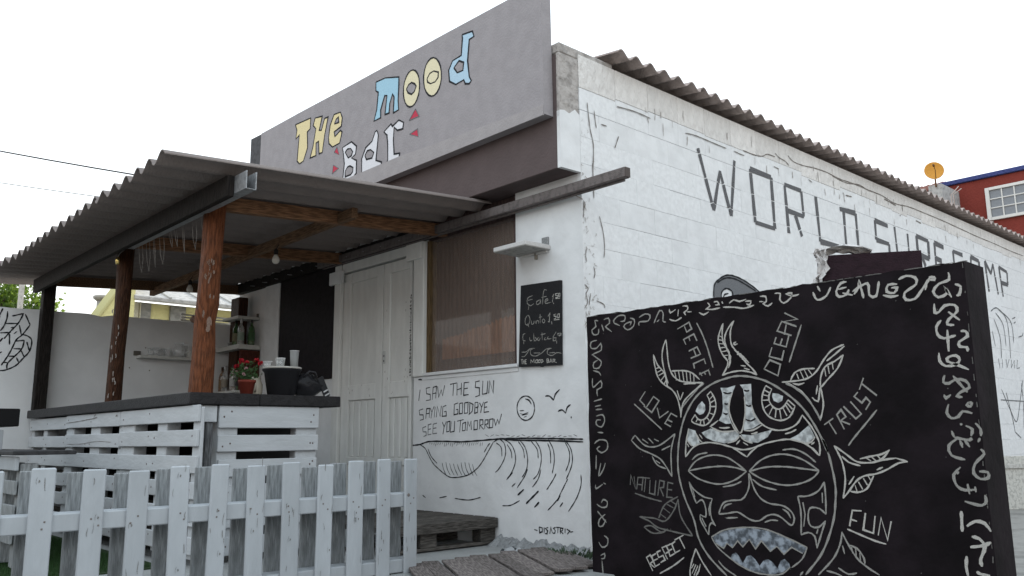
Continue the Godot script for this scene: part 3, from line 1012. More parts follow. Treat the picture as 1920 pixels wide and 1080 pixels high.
	var petal_m = paint(0.38, 0.018, 0.030, 0.7)
	var pale_m = paint(0.48, 0.30, 0.30, 0.7)
	for i in 9:
		var p: Vector3 = [Vector3(-0.03, 0.225, 0.03), Vector3(0.055, 0.235, -0.035), Vector3(0.02, 0.22, 0.02), Vector3(-0.012, 0.235, 0.045), Vector3(0.075, 0.215, -0.06), Vector3(-0.06, 0.20, 0.05), Vector3(0.04, 0.18, 0.03), Vector3(0.05, 0.14, 0.05), Vector3(-0.04, 0.16, 0.06)][i]
		var fs = SurfaceTool.new()
		fs.begin(Mesh.PRIMITIVE_TRIANGLES)
		for j in 34:
			var d = Vector3(rng.randf_range(-1, 1), rng.randf_range(-0.2, 1), rng.randf_range(-1, 1)).normalized()
			var s = d.cross(Vector3(rng.randf_range(-1, 1), rng.randf_range(-1, 1), 0.3)).normalized()
			var r = rng.randf_range(0.014, 0.024) * (1.0 if i < 6 else 0.6)
			for v in [d * 0.002, d * r + s * r * 0.35, d * r - s * r * 0.35]:
				fs.add_vertex(v)
		obj("flower", fs.commit(), petal_m if i < 6 else pale_m, pot, p)
	var jar = thing("cream_jar", "cream ceramic jar between the flower pot and the black tub", "jar", Vector3(-1.79, 1.025, 1.53))
	obj("body", lathe([Vector2(0, 0), Vector2(0.045, 0), Vector2(0.055, 0.03), Vector2(0.055, 0.085), Vector2(0.042, 0.115), Vector2(0.036, 0.14), Vector2(0.032, 0.14), Vector2(0.034, 0.11), Vector2(0, 0.10)], 18), paint(0.46, 0.42, 0.34, 0.4, n_fine, Vector3.ONE * 5), jar)
	obj("handle", rod([Vector3(0.05, 0.10, 0.02), Vector3(0.082, 0.09, 0.03), Vector3(0.08, 0.05, 0.03), Vector3(0.054, 0.035, 0.02)], [0.006], 6), paint(0.46, 0.42, 0.34, 0.4), jar)
	var tub = thing("black_tub", "round black tub with a white rim standing on the counter", "tub", Vector3(-1.70, 1.025, 1.37))
	obj("body", lathe([Vector2(0, 0), Vector2(0.085, 0), Vector2(0.098, 0.02), Vector2(0.124, 0.17), Vector2(0.138, 0.186), Vector2(0.138, 0.196), Vector2(0.0, 0.196)], 26), paint(0.014, 0.014, 0.016, 0.6), tub)
	var tray = thing("white_tray", "flat white tray lying on top of the black tub", "tray", Vector3(-1.70, 1.221, 1.37))
	obj("plate", lathe([Vector2(0, 0.0), Vector2(0.132, 0.0), Vector2(0.140, 0.010), Vector2(0.134, 0.014), Vector2(0.128, 0.006), Vector2(0, 0.006)], 26), paint(0.52, 0.51, 0.47, 0.4), tray)
	var clear = glass(0.85, 0.87, 0.86, 0.18)
	var tum = lathe([Vector2(0, 0.0), Vector2(0.027, 0.0), Vector2(0.034, 0.085), Vector2(0.0325, 0.085), Vector2(0.0255, 0.006), Vector2(0, 0.006)], 16)
	var labels = ["short clear glass tumbler at the middle of the tray on the tub", "tall frosted glass at the right end of the tray on the tub", "low clear glass at the left end of the tray on the tub"]
	for i in 3:
		var g = thing("tumbler", labels[i], "glass", [Vector3(-1.70, 1.2275, 1.385), Vector3(-1.665, 1.2275, 1.295), Vector3(-1.745, 1.2275, 1.46)][i], Vector3.ZERO, "glasses on the tub's tray")
		var o = obj("glass_body", tum, clear if i != 1 else paint(0.24, 0.245, 0.24, 0.35), g)
		o.scale = [Vector3(1, 0.85, 1), Vector3(0.95, 1.5, 0.95), Vector3(0.85, 0.55, 0.85)][i]
		obj("rim", lathe([Vector2(0.0325, 0), Vector2(0.0345, 0), Vector2(0.0345, 0.003), Vector2(0.0325, 0.003), Vector2(0.0325, 0)], 16), paint(0.7, 0.7, 0.7, 0.2), g, Vector3(0, [0.072, 0.127, 0.046][i], 0))
	# a black bag slumped at the counter's far end
	var bag = thing("black_bag", "shiny black bag slumped at the end of the counter beside the door", "bag", Vector3(-1.70, 1.025, 1.17))
	var bs = SurfaceTool.new()
	bs.begin(Mesh.PRIMITIVE_TRIANGLES)
	bs.set_smooth_group(0)
	var rings = []
	for i in 9:
		var ring = []
		var a = PI * i / 8.0
		for j in 16:
			var b = TAU * j / 16.0
			var r = 1.0 + 0.14 * sin(b * 3.0 + i) + 0.1 * sin(b * 5.0 - i * 2.0)
			ring.append(Vector3(sin(a) * cos(b) * 0.10 * r, 0.085 - cos(a) * 0.085 + (0.02 * sin(b * 2.0) if i > 5 else 0.0), sin(a) * sin(b) * 0.125 * r))
		rings.append(ring)
	for i in 8:
		for j in 16:
			quad(bs, rings[i][j], rings[i + 1][j], rings[i + 1][(j + 1) % 16], rings[i][(j + 1) % 16])
	bs.generate_normals()
	obj("body", bs.commit(), paint(0.016, 0.016, 0.018, 0.25, null, Vector3.ONE, b_lump, 0.5), bag)
	obj("strap", rod([Vector3(0.06, 0.14, 0.06), Vector3(0.09, 0.185, 0.03), Vector3(0.085, 0.18, -0.02), Vector3(0.06, 0.145, -0.05)], [0.006], 6), paint(0.05, 0.05, 0.055, 0.3), bag)
	var rem = thing("black_tag", "black striped tag leaning on the black bag by the door frame", "tag", Vector3(-1.62, 1.10, 1.075), Vector3(0.5, 0, -0.1))
	obj("plate", box(Vector3(0.018, 0.16, 0.05), 0.004), paint(0.03, 0.03, 0.032, 0.4), rem)
	for i in 2:
		obj("stripe", box(Vector3(0.002, 0.010, 0.04), 0.0), paint(0.5, 0.5, 0.5, 0.5), rem, Vector3(0.0102, -0.06 + i * 0.03, 0))
	var paper = thing("white_paper", "white sheet lying under the black bag on the counter", "paper", Vector3(-1.66, 1.0262, 1.17))
	obj("sheet", box(Vector3(0.30, 0.002, 0.22), 0.0), paint(0.62, 0.63, 0.64, 0.8), paper)

# ---------------------------------------------------------------- white pallet fence and what stands by it
func build_fence() -> void:
	var t = thing("picket_fence", "white painted fence of upright pallet boards in the foreground", "fence")
	var wm = []
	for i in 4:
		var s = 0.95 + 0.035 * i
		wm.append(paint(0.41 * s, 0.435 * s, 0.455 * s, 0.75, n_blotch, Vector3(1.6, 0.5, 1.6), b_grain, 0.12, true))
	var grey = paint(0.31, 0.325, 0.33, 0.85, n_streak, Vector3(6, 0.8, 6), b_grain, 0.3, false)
	var zs = [1.225, 1.415, 1.605, 1.80, 2.005, 2.205, 2.405, 2.60, 2.797, 2.996, 3.207, 3.41, 3.61]
	for i in zs.size():
		var w = 0.094 + rng.randf_range(-0.004, 0.006)
		var h = 0.655 + rng.randf_range(-0.016, 0.014)
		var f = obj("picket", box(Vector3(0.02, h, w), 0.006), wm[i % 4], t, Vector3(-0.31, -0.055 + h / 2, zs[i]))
		f.rotation.x = rng.randf_range(-0.014, 0.014)
		if i == 0:
			obj("knot", lathe([Vector2(0, 0), Vector2(0.010, 0.001), Vector2(0.008, 0.002), Vector2(0, 0.002)], 9), m_crack, f, Vector3(0.0102, 0.12, 0.02), Vector3(0, 0, -PI / 2))
		for yy in [0.375, 0.345]:
			obj("nail_head", box(Vector3(0.003, 0.008, 0.008), 0.001), m_crack, f, Vector3(0.0105, yy - f.position.y, rng.randf_range(-0.03, 0.03)))
		var back = obj("back_board", box(Vector3(0.018, h - 0.02, w + 0.004), 0.004), grey, t, Vector3(-0.455, -0.06 + h / 2, zs[i] + 0.018 + rng.randf_range(-0.01, 0.01)))
		back.rotation.x = rng.randf_range(-0.006, 0.006)
	bx("rail", Vector3(-0.445, 0.325, 1.18), Vector3(-0.3205, 0.405, 3.67), wm[1], t, 0.005)
	bx("rail", Vector3(-0.445, -0.045, 1.18), Vector3(-0.3205, 0.03, 3.67), wm[0], t, 0.005)
	# scuffs and bare patches on the pickets
	easel(Vector3(-0.3, 0, 0), Vector3(0, 0, -1))
	for i in 60:
		var u = -1000.0 * zs[i % zs.size()] + rng.randf_range(-40, 40)
		var v = rng.randf_range(-40, 590)
		curve(rng.randf_range(1.5, 4), [u, v, u + rng.randf_range(-4, 4), v + rng.randf_range(8, 24), u + rng.randf_range(-5, 5), v + rng.randf_range(20, 60)])
	for i in 16:
		var u = -1000.0 * zs[(i * 5 + 2) % zs.size()] + rng.randf_range(-30, 30)
		var v = rng.randf_range(0, 560)
		curve(6, [u, v, u + 3, v + 5, u + 1, v + 11])
		curve(1.6, [u - 9, v - 8, u - 11, v + 6, u - 6, v + 22])
	ink("paint_scuffs", paint(0.30, 0.295, 0.28, 0.9, n_chalk, Vector3.ONE * 5, null, 0, true), t)
	# high table with a black top at the far left, and a low dark bench in front of it
	var tb = thing("pallet_table", "tall white pallet table with a thick black top left of the bar counter", "table", Vector3(-3.89, -0.05, 2.87))
	var topm = paint(0.010, 0.010, 0.011, 0.5)
	obj("tabletop", box(Vector3(0.78, 0.135, 0.5), 0.006), topm, tb, Vector3(0, 0.958, 0))
	for i in 6:
		obj("board", box(Vector3(0.115, 0.80, 0.02), 0.004), wm[i % 4], tb, Vector3(-0.335 + i * 0.134, 0.45 - (0.03 if i % 2 else 0.0), 0.19))
	for i in 3:
		obj("crossbar", box(Vector3(0.76, 0.06, 0.06), 0.004), wm[2], tb, Vector3(0, 0.2 + i * 0.28, 0.14))
	for i in 2:
		obj("board", box(Vector3(0.02, 0.85, 0.11), 0.004), wm[1], tb, Vector3(0.36, 0.44, -0.1 + i * 0.2))
	var low = thing("low_bench", "low bench with a dark top edge standing behind the fence at left", "bench", Vector3(-3.1, -0.05, 2.79))
	obj("seat", box(Vector3(2.2, 0.026, 0.36), 0.004), paint(0.045, 0.045, 0.047, 0.6, n_wear, Vector3.ONE * 3), low, Vector3(0, 0.705, 0))
	for i in 4:
		obj("front_board", box(Vector3(2.12, 0.085, 0.02), 0.004), wm[i % 4] if i == 0 else grey, low, Vector3(0, 0.64 - i * 0.145, 0.14))
	for i in 7:
		obj("block", box(Vector3(0.09, 0.62, 0.10), 0.004), grey, low, Vector3(-1.0 + i * 0.335, 0.33, 0.07))
	# pallet step at the door
	var st = thing("pallet_step", "low grey wooden pallet used as a step below the bar's door", "pallet", Vector3(-0.92, -0.05, 0.0))
	var pm = []
	for i in 3:
		pm.append(paint(0.115 + 0.02 * i, 0.105 + 0.018 * i, 0.095 + 0.016 * i, 0.9, n_grain, Vector3(8, 8, 0.8), b_grain, 0.4))
	for i in 8:
		obj("plank", box(Vector3(0.105, 0.022, 0.98), 0.004), pm[i % 3], st, Vector3(-0.055 - i * 0.125, 0.186, 0.50), Vector3(0, rng.randf_range(-0.01, 0.01), 0))
	for i in 3:
		obj("bearer", box(Vector3(1.0, 0.024, 0.095), 0.004), pm[1], st, Vector3(-0.5, 0.162, [0.06, 0.5, 0.93][i]))
		for j in 3:
			obj("block", box(Vector3(0.10, 0.118, 0.14), 0.004), pm[(i + j) % 3] if i < 2 else grey, st, Vector3(-0.06 - j * 0.44, 0.09, [0.08, 0.62, 0.92][i]))
	obj("side_board", box(Vector3(0.02, 0.07, 0.98), 0.004), pm[0], st, Vector3(0.012, 0.160, 0.50))
	for j in 3:
		obj("runner", box(Vector3(0.1, 0.02, 0.98), 0.003), pm[2], st, Vector3(-0.06 - j * 0.44, 0.0195, 0.5))

# ---------------------------------------------------------------- signs and shelves on the wall, weeds
func build_small_things() -> void:
	var mb = thing("menu_board", "black chalk menu board listing prices, fixed to the white wall right of the window", "menu board")
	obj("board", slab([Vector2(-0.645, 1.235), Vector2(-0.42, 1.226), Vector2(-0.413, 1.22), Vector2(-0.395, 1.226), Vector2(-0.214, 1.222), Vector2(-0.203, 1.822), Vector2(-0.612, 1.838)], 0.022), paint(0.020, 0.020, 0.022, 0.6, n_blotch, Vector3.ONE * 3, b_fine, 0.1, true), mb, Vector3(0, 0, 0.025))
	easel(Vector3(0, 0, 0.025), Vector3.RIGHT)
	draw_menu(mb)
	# wall shelf
	var white = paint(0.60, 0.59, 0.575, 0.7, n_fine, Vector3.ONE * 3, b_fine, 0.1)
	var sh = thing("wall_shelf", "small white wall shelf above the menu board beside the window", "shelf", Vector3(-0.49, 2.085, 0.0))
	obj("board", box(Vector3(0.345, 0.032, 0.25), 0.003), white, sh, Vector3(0, 0, 0.127))
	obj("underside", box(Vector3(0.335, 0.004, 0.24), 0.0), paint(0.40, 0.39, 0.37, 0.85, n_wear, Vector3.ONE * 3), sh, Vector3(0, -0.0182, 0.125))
	obj("bracket", box(Vector3(0.02, 0.05, 0.02), 0.002), paint(0.30, 0.28, 0.24, 0.7), sh, Vector3(0.03, -0.045, 0.011))
	obj("batten", box(Vector3(0.26, 0.016, 0.018), 0.002), white, sh, Vector3(0.02, -0.0285, 0.012))
	obj("bracket", box(Vector3(0.066, 0.062, 0.012), 0.002), paint(0.30, 0.31, 0.31, 0.5, n_wear, Vector3.ONE * 8, null, 0, false, 0.5), sh, Vector3(0.125, 0.049, 0.007))
	# weeds and rubble at the corner
	var lm = paint(0.05, 0.075, 0.045, 0.7)
	var dm = paint(0.06, 0.065, 0.07, 0.9, n_speck, Vector3.ONE * 8)
	for n in 2:
		var w = thing("weed", ["dark weed growing at the foot of the wall's corner by the mural wall", "low dark weed sprouting on the rubble before the signature"][n], "weed", [Vector3(-0.05, -0.05, 0.10), Vector3(-0.28, -0.05, 0.10)][n])
		var ls = SurfaceTool.new()
		ls.begin(Mesh.PRIMITIVE_TRIANGLES)
		for i in [230, 60][n]:
			var a = rng.randf() * TAU
			var r = pow(rng.randf(), 0.7) * [0.16, 0.07][n]
			var p = Vector3(cos(a) * r * 1.3, 0.0, sin(a) * r * 0.6)
			var d = Vector3(cos(a) * 0.6, rng.randf_range(0.5, 1.3), sin(a) * 0.6).normalized()
			var e: Vector3 = p + d * rng.randf_range(0.02, [0.075, 0.05][n])
			var s = d.cross(Vector3(rng.randf() - 0.5, 0.2, rng.randf() - 0.5)).normalized() * rng.randf_range(0.003, 0.008)
			for v in [p, p.lerp(e, 0.6) + s, e, p, e, p.lerp(e, 0.6) - s]:
				ls.add_vertex(v)
		obj("leaves", ls.commit(), lm, w)
	var rub = thing("rubble_heap", "small heap of broken mortar lumps at the foot of the white corner", "rubble", Vector3(-0.25, -0.05, 0.08))
	for i in 26:
		var s = rng.randf_range(0.012, 0.045)
		obj("lump", box(Vector3(s * 1.6, s * 0.7, s), s * 0.25), dm if i % 3 else paint(0.35, 0.36, 0.37, 0.95), rub, Vector3(rng.randf_range(-0.45, 0.22), s * 0.25, rng.randf_range(0.02, 0.16)), Vector3(rng.randf(), rng.randf() * 3, rng.randf() * 0.5))

# ---------------------------------------------------------------- shelves, bottles and glasses behind the counter
func build_bar_shelves() -> void:
	var white = paint(0.56, 0.56, 0.53, 0.7, n_fine, Vector3.ONE * 3)
	var iron = paint(0.14, 0.13, 0.115, 0.7)
	var a = thing("glass_shelf", "white shelf of glasses fixed to the garden wall between the log posts", "shelf", Vector3(-5.5, 1.61, 0.79))
	obj("board", box(Vector3(0.15, 0.03, 0.68), 0.003), white, a, Vector3(0.077, 0, 0))
	for z in [0.33, -0.28]:
		obj("bracket", box(Vector3(0.02, 0.05, 0.07), 0.003), iron, a, Vector3(0.012, 0.042, z))
	var clear = glass(0.82, 0.85, 0.86, 0.16)
	var tum = lathe([Vector2(0, 0.0), Vector2(0.030, 0.0), Vector2(0.036, 0.088), Vector2(0.0345, 0.088), Vector2(0.0285, 0.006), Vector2(0, 0.006)], 16)
	var rim = lathe([Vector2(0.0342, 0), Vector2(0.0362, 0), Vector2(0.0362, 0.0025), Vector2(0.0342, 0.0025), Vector2(0.0342, 0)], 16)
	var rimm = paint(0.7, 0.71, 0.72, 0.15)
	var zz = [1.0, 0.955, 0.885, 0.835]
	for i in 4:
		var g = thing("tumbler", ["clear glass tumbler at the left end of the garden wall's shelf", "clear glass tumbler second from the left on the garden wall's shelf", "clear glass tumbler third from the left on the garden wall's shelf", "clear glass tumbler right before the jug on the garden wall's shelf"][i], "glass", Vector3(-5.42 + (0.03 if i % 2 else 0.0), 1.6255, zz[i]), Vector3.ZERO, "tumblers on the garden wall shelf")
		obj("glass_body", tum, clear, g)
		obj("rim", rim, rimm, g, Vector3(0, 0.087, 0))
		obj("rim", rim, rimm, g, Vector3(0, 0.002, 0)).scale = Vector3(0.86, 1, 0.86)
	var jug = thing("glass_jug", "large clear glass jug on the garden wall's shelf beside the tumblers", "jug", Vector3(-5.42, 1.6255, 0.70))
	obj("glass_body", lathe([Vector2(0, 0.0), Vector2(0.05, 0.0), Vector2(0.07, 0.05), Vector2(0.066, 0.09), Vector2(0.045, 0.125), Vector2(0.054, 0.16), Vector2(0.052, 0.16), Vector2(0.042, 0.125), Vector2(0.062, 0.09), Vector2(0.065, 0.05), Vector2(0.047, 0.006), Vector2(0, 0.006)], 20), clear, jug)
	obj("rim", rim, rimm, jug, Vector3(0, 0.158, 0)).scale = Vector3(1.5, 1.5, 1.5)
	obj("handle", rod([Vector3(0.03, 0.14, -0.045), Vector3(0.05, 0.14, -0.085), Vector3(0.05, 0.08, -0.095), Vector3(0.04, 0.05, -0.065)], [0.006], 6), rimm, jug)
	var mug = thing("white_mug", "plain white mug at the right end of the garden wall's shelf", "mug", Vector3(-5.40, 1.6255, 0.585))
	obj("cup", lathe([Vector2(0, 0), Vector2(0.036, 0), Vector2(0.038, 0.085), Vector2(0.034, 0.085), Vector2(0.032, 0.01), Vector2(0, 0.01)], 16), white, mug)
	# upper and lower shelves in the corner
	var up = thing("corner_shelf", "small pale shelf high on the bar's wall beside the rear post", "shelf", Vector3(-5.13, 2.065, 0.0))
	obj("board", box(Vector3(0.40, 0.03, 0.26), 0.003), white, up, Vector3(0, 0, 0.132))
	obj("bracket", box(Vector3(0.035, 0.045, 0.012), 0.002), iron, up, Vector3(0.15, 0.038, 0.008))
	var mid = thing("bottle_shelf", "white shelf with two tall bottles in the corner behind the carnations", "shelf", Vector3(-5.19, 1.735, 0.0))
	obj("board", box(Vector3(0.60, 0.05, 0.26), 0.003), white, mid, Vector3(0, 0, 0.132))
	obj("backboard", box(Vector3(0.60, 0.45, 0.014), 0.002), paint(0.115, 0.05, 0.03, 0.7, n_grain, Vector3(0.8, 8, 8)), mid, Vector3(0, -0.26, 0.012))
	obj("side_board", box(Vector3(0.035, 0.44, 0.20), 0.003), paint(0.10, 0.032, 0.022, 0.6, n_grain, Vector3(8, 0.8, 8)), mid, Vector3(0.265, -0.255, 0.122))
	var cabm = paint(0.16, 0.165, 0.19, 0.7)
	var base = thing("back_bar", "white edged lower shelf cabinet holding a row of bottles in the corner", "cabinet", Vector3(-5.17, -0.05, 0.0))
	obj("top_board", box(Vector3(0.64, 0.025, 0.30), 0.003), white, base, Vector3(0, 1.292, 0.152))
	obj("side", box(Vector3(0.02, 1.27, 0.28), 0.003), white, base, Vector3(0.31, 0.64, 0.145))
	obj("door", box(Vector3(0.58, 1.2, 0.02), 0.003), cabm, base, Vector3(0, 0.62, 0.27))
	var green = glass(0.05, 0.12, 0.04, 0.75)
	var brownb = glass(0.20, 0.09, 0.02, 0.6)
	var clearb = glass(0.80, 0.84, 0.83, 0.2)
	var body = lathe([Vector2(0, 0), Vector2(0.034, 0), Vector2(0.037, 0.01), Vector2(0.037, 0.17), Vector2(0.030, 0.20), Vector2(0.014, 0.225), Vector2(0.0125, 0.28), Vector2(0.0, 0.28)], 16)
	var label_shape = lathe([Vector2(0.0374, 0.05), Vector2(0.0374, 0.14)], 16)
	var cap_shape = lathe([Vector2(0.0142, 0.25), Vector2(0.0142, 0.288), Vector2(0, 0.288)], 12)
	var rows = [
		["dark green wine bottle at the left on the corner bottle shelf", Vector3(-5.12, 1.7605, 0.19), green, [0.35, 0.33, 0.22], [0.02, 0.02, 0.02]],
		["clear bottle with a green and white label on the corner bottle shelf", Vector3(-4.99, 1.7605, 0.19), clearb, [0.40, 0.50, 0.42], [0.5, 0.5, 0.5]],
		["dark bottle standing last at the wall on the corner bottle shelf", Vector3(-4.96, 1.7605, 0.08), green, [0.10, 0.2, 0.1], [0.05, 0.05, 0.05]],
		["brown bottle with a dark cap at the left of the lower bottle row", Vector3(-5.40, 1.2555, 0.20), brownb, [0.32, 0.22, 0.13], [0.06, 0.03, 0.02]],
		["clear bottle with a silver cap in the lower bottle row", Vector3(-5.28, 1.2555, 0.22), clearb, [0.45, 0.40, 0.33], [0.5, 0.5, 0.5]],
		["amber bottle without white label in the lower bottle row", Vector3(-5.17, 1.2555, 0.17), brownb, [0.22, 0.10, 0.05], [0.3, 0.2, 0.1]],
		["bottle with a large white label in the lower bottle row", Vector3(-5.05, 1.2555, 0.23), clearb, [0.62, 0.62, 0.60], [0.05, 0.05, 0.05]],
		["slim dark bottle at the right of the lower bottle row", Vector3(-4.955, 1.2555, 0.19), green, [0.06, 0.05, 0.05], [0.02, 0.02, 0.02]],
	]
	for r in rows:
		var b = thing("bottle", r[0], "bottle", r[1], Vector3.ZERO, "bottles in the corner of the bar")
		obj("glass_body", body, r[2], b)
		obj("paper_label", label_shape, paint(r[3][0], r[3][1], r[3][2], 0.7, n_chalk, Vector3.ONE * 8), b)
		obj("cap", cap_shape, paint(r[4][0], r[4][1], r[4][2], 0.35), b)
	var bowl = thing("small_glass", "small low glass left of the bottles on the corner bottle shelf", "glass", Vector3(-5.27, 1.7605, 0.18))
	obj("glass_body", tum, clear, bowl).scale = Vector3(0.9, 0.55, 0.9)
	obj("rim", rim, rimm, bowl, Vector3(0, 0.047, 0)).scale = Vector3(0.9, 1, 0.9)

# ---------------------------------------------------------------- neighbours, tree, wires
func build_background() -> void:
	var yellow = paint(0.62, 0.56, 0.27, 0.9, n_blotch, Vector3.ONE * 0.6, b_fine, 0.3, true)
	var cream = paint(0.66, 0.62, 0.50, 0.9, n_blotch, Vector3.ONE * 0.6, b_fine, 0.3, true)
	var grey = paint(0.27, 0.26, 0.235, 0.95, n_wear, Vector3.ONE * 1.2, b_fine, 0.3, true)
	var h = thing("yellow_house", "pale yellow house with grey pilasters and a light roof beyond the garden wall", "house")
	bx("wall", Vector3(-18, -0.16, -9), Vector3(-11.35, 3.14, -0.66), yellow, h, 0.01)
	bx("corner_wall", Vector3(-11.349, -0.16, -0.80), Vector3(-11.30, 3.13, -0.60), cream, h, 0.01)
	for z in [[-1.0, -0.82], [-1.62, -1.34], [-2.9, -2.65]]:
		bx("pilaster", Vector3(-11.349, -0.16, z[0]), Vector3(-11.28, 3.12, z[1]), grey, h, 0.01)
	bx("pilaster", Vector3(-11.349, -0.16, -0.818), Vector3(-11.26, 3.13, -0.802), cream, h, 0.002)
	var rs = box(Vector3(3.4, 0.07, 8.6), 0.01)
	obj("roof", rs, paint(0.48, 0.46, 0.44, 0.9, n_wear, Vector3.ONE * 1.2, b_fine, 0.4, true), h, Vector3(-12.55, 3.72, -4.9), Vector3(0, 0, -0.34))
	bx("eave_board", Vector3(-11.02, 3.11, -9.2), Vector3(-10.98, 3.205, -0.62), paint(0.58, 0.56, 0.53, 0.8), h, 0.004)
	for i in 9:
		obj("roof_batten", box(Vector3(3.4, 0.03, 0.05), 0.004), paint(0.42, 0.41, 0.39, 0.9), h, Vector3(-12.53, 3.765, -1.2 - i * 0.6), Vector3(0, 0, -0.34))
	# sloping stair parapet at its near end
	obj("stair_parapet", slab([Vector2(-0.12, 2.3), Vector2(-0.12, 2.47), Vector2(0.62, 3.70), Vector2(0.62, 2.3)], 0.5), yellow, h, Vector3(-11.0, 0, 0), Vector3(0, PI / 2, 0))
	obj("parapet_coping", box(Vector3(0.56, 0.05, 1.45), 0.01), paint(0.45, 0.41, 0.20, 0.9), h, Vector3(-11.24, 3.10, -0.245), Vector3(1.029, 0, 0))
	var ch = thing("round_chimney", "grey round chimney with a flat wide cap beside the yellow house", "chimney", Vector3(-11.9, -0.16, -0.355))
	obj("stack", lathe([Vector2(0, 0), Vector2(0.10, 0), Vector2(0.085, 3.36), Vector2(0, 3.36)], 18), paint(0.36, 0.33, 0.30, 0.95, n_wear, Vector3.ONE * 2), ch)
	obj("cap", lathe([Vector2(0, 3.34), Vector2(0.10, 3.34), Vector2(0.145, 3.375), Vector2(0.15, 3.42), Vector2(0.13, 3.43), Vector2(0, 3.43)], 20), paint(0.38, 0.35, 0.31, 0.95, n_wear, Vector3.ONE * 2), ch)
	# white railing on the garden wall's far end
	var rl = thing("white_railing", "low white slatted railing on top of the garden wall near the rear post", "railing", Vector3(-5.62, 2.06, 0.32))
	for i in 3:
		obj("slat", box(Vector3(0.02, 0.018, 0.62), 0.002), paint(0.6, 0.59, 0.56, 0.8), rl, Vector3(0, 0.01 + i * 0.032, 0))
	for i in 3:
		obj("upright", box(Vector3(0.016, 0.10, 0.02), 0.002), paint(0.6, 0.59, 0.56, 0.8), rl, Vector3(-0.02, 0.045, -0.28 + i * 0.28))
	# tree and pole at the left edge
	var tr = thing("green_tree", "leafy green tree rising over the garden wall at the left edge", "tree", Vector3(-11.17, -0.16, 1.97))
	var bark = paint(0.10, 0.075, 0.055, 0.95, n_grain, Vector3(6, 0.8, 6), b_grain, 0.6)
	var limbs = SurfaceTool.new()
	limbs.begin(Mesh.PRIMITIVE_TRIANGLES)
	limbs.set_smooth_group(0)
	tube(limbs, [Vector3(0, 0, 0), Vector3(0.04, 0.9, 0.02), Vector3(-0.03, 1.7, 0.0)], [0.14, 0.11, 0.085], 10, true, 0.06)
	var ends = []
	for i in 13:
		var a = TAU * i / 13.0 + rng.randf() * 0.5
		var r = rng.randf_range(0.5, 1.25)
		var e = Vector3(cos(a) * r, rng.randf_range(2.2, 3.25), sin(a) * r)
		var m = Vector3(cos(a) * r * 0.4, 2.0 + rng.randf() * 0.3, sin(a) * r * 0.4)
		tube(limbs, [Vector3(-0.02, 1.5, 0), m, e], [0.055, 0.032, 0.01], 6, false)
		ends.append([m, e])
	limbs.generate_normals()
	obj("trunk", limbs.commit(), bark, tr)
	var leaf = SurfaceTool.new()
	leaf.begin(Mesh.PRIMITIVE_TRIANGLES)
	for v in [Vector3(0, 0, 0), Vector3(0.022, 0.035, 0.006), Vector3(0, 0.085, 0), Vector3(0, 0, 0), Vector3(0, 0.085, 0), Vector3(-0.022, 0.035, 0.006)]:
		leaf.add_vertex(v)
	var lm = leaf.commit()
	for c in 2:
		var mm = MultiMesh.new()
		mm.transform_format = MultiMesh.TRANSFORM_3D
		mm.mesh = lm
		mm.instance_count = 7500
		for i in 7500:
			var pick: Array = ends[rng.randi() % ends.size()]
			var along: Vector3 = pick[0].lerp(pick[1], rng.randf_range(0.35, 1.12))
			var off = Vector3(rng.randfn(), rng.randfn() * 0.7, rng.randfn()) * 0.15
			var b = Basis(Vector3(rng.randf() - 0.5, rng.randf() - 0.5, rng.randf() - 0.5).normalized(), rng.randf() * TAU).scaled(Vector3.ONE * rng.randf_range(0.7, 1.25))
			mm.set_instance_transform(i, Transform3D(b, along + off))
		var crown = MultiMeshInstance3D.new()
		crown.name = "crown" if c == 0 else "crown_001"
		crown.multimesh = mm
		var gm = paint(0.04, 0.072, 0.022, 0.6) if c == 0 else paint(0.07, 0.105, 0.034, 0.6)
		gm.backlight_enabled = true
		gm.backlight = Color(0.5, 0.6, 0.2)
		crown.material_override = gm
		crown.set_meta("kind", "stuff")
		tr.add_child(crown, true)
	var pole = thing("utility_pole", "thin pale concrete pole right of the tree at the left edge", "pole", Vector3(-9.62, -0.16, 1.40))
	obj("shaft", rod([Vector3(0, 0, 0), Vector3(0, 3.4, 0)], [0.045, 0.036], 10), paint(0.40, 0.37, 0.33, 0.9, n_wear, Vector3.ONE * 2), pole)
	var wm = paint(0.03, 0.03, 0.033, 0.7)
	for i in 2:
		var p0: Vector3 = [Vector3(-17.2, 7.3, 5.05), Vector3(-17.4, 6.55, 5.05)][i]
		var p1: Vector3 = [Vector3(-6.6, 4.05, -1.2), Vector3(-6.8, 3.80, -1.2)][i]
		var pts = []
		for j in 15:
			var u = j / 14.0
			pts.append(p0.lerp(p1, u) - Vector3(0, 0.5 * u * (1 - u), 0))
		solo("overhead_wire", rod(pts, [[0.012, 0.006][i]], 5), wm, ["thick black overhead wire crossing the sky at upper left", "thin faint overhead wire below the thick one at upper left"][i], "wire", Vector3.ZERO, Vector3.ZERO, "overhead wires")
	# red house on the right
	var red = paint(0.21, 0.044, 0.034, 0.9, n_blotch, Vector3.ONE * 0.5, b_fine, 0.4, true)
	var rh = thing("red_house", "dark red two-storey house with a blue roof edge and white grid window", "house")
	bx("wall", Vector3(-3.29, -0.16, -24), Vector3(8, 6.40, -16), red, rh, 0.01)
	bx("roof_edge", Vector3(-3.36, 6.402, -24.1), Vector3(8.1, 6.50, -15.93), paint(0.055, 0.07, 0.20, 0.8, n_wear, Vector3.ONE * 2), rh, 0.01)
	var frame_m = paint(0.66, 0.65, 0.62, 0.7)
	var win = bx("window", Vector3(-2.37, 5.405, -16.02), Vector3(-0.62, 6.155, -15.985), paint(0.05, 0.05, 0.055, 0.8), rh, 0)
	var o = win.position
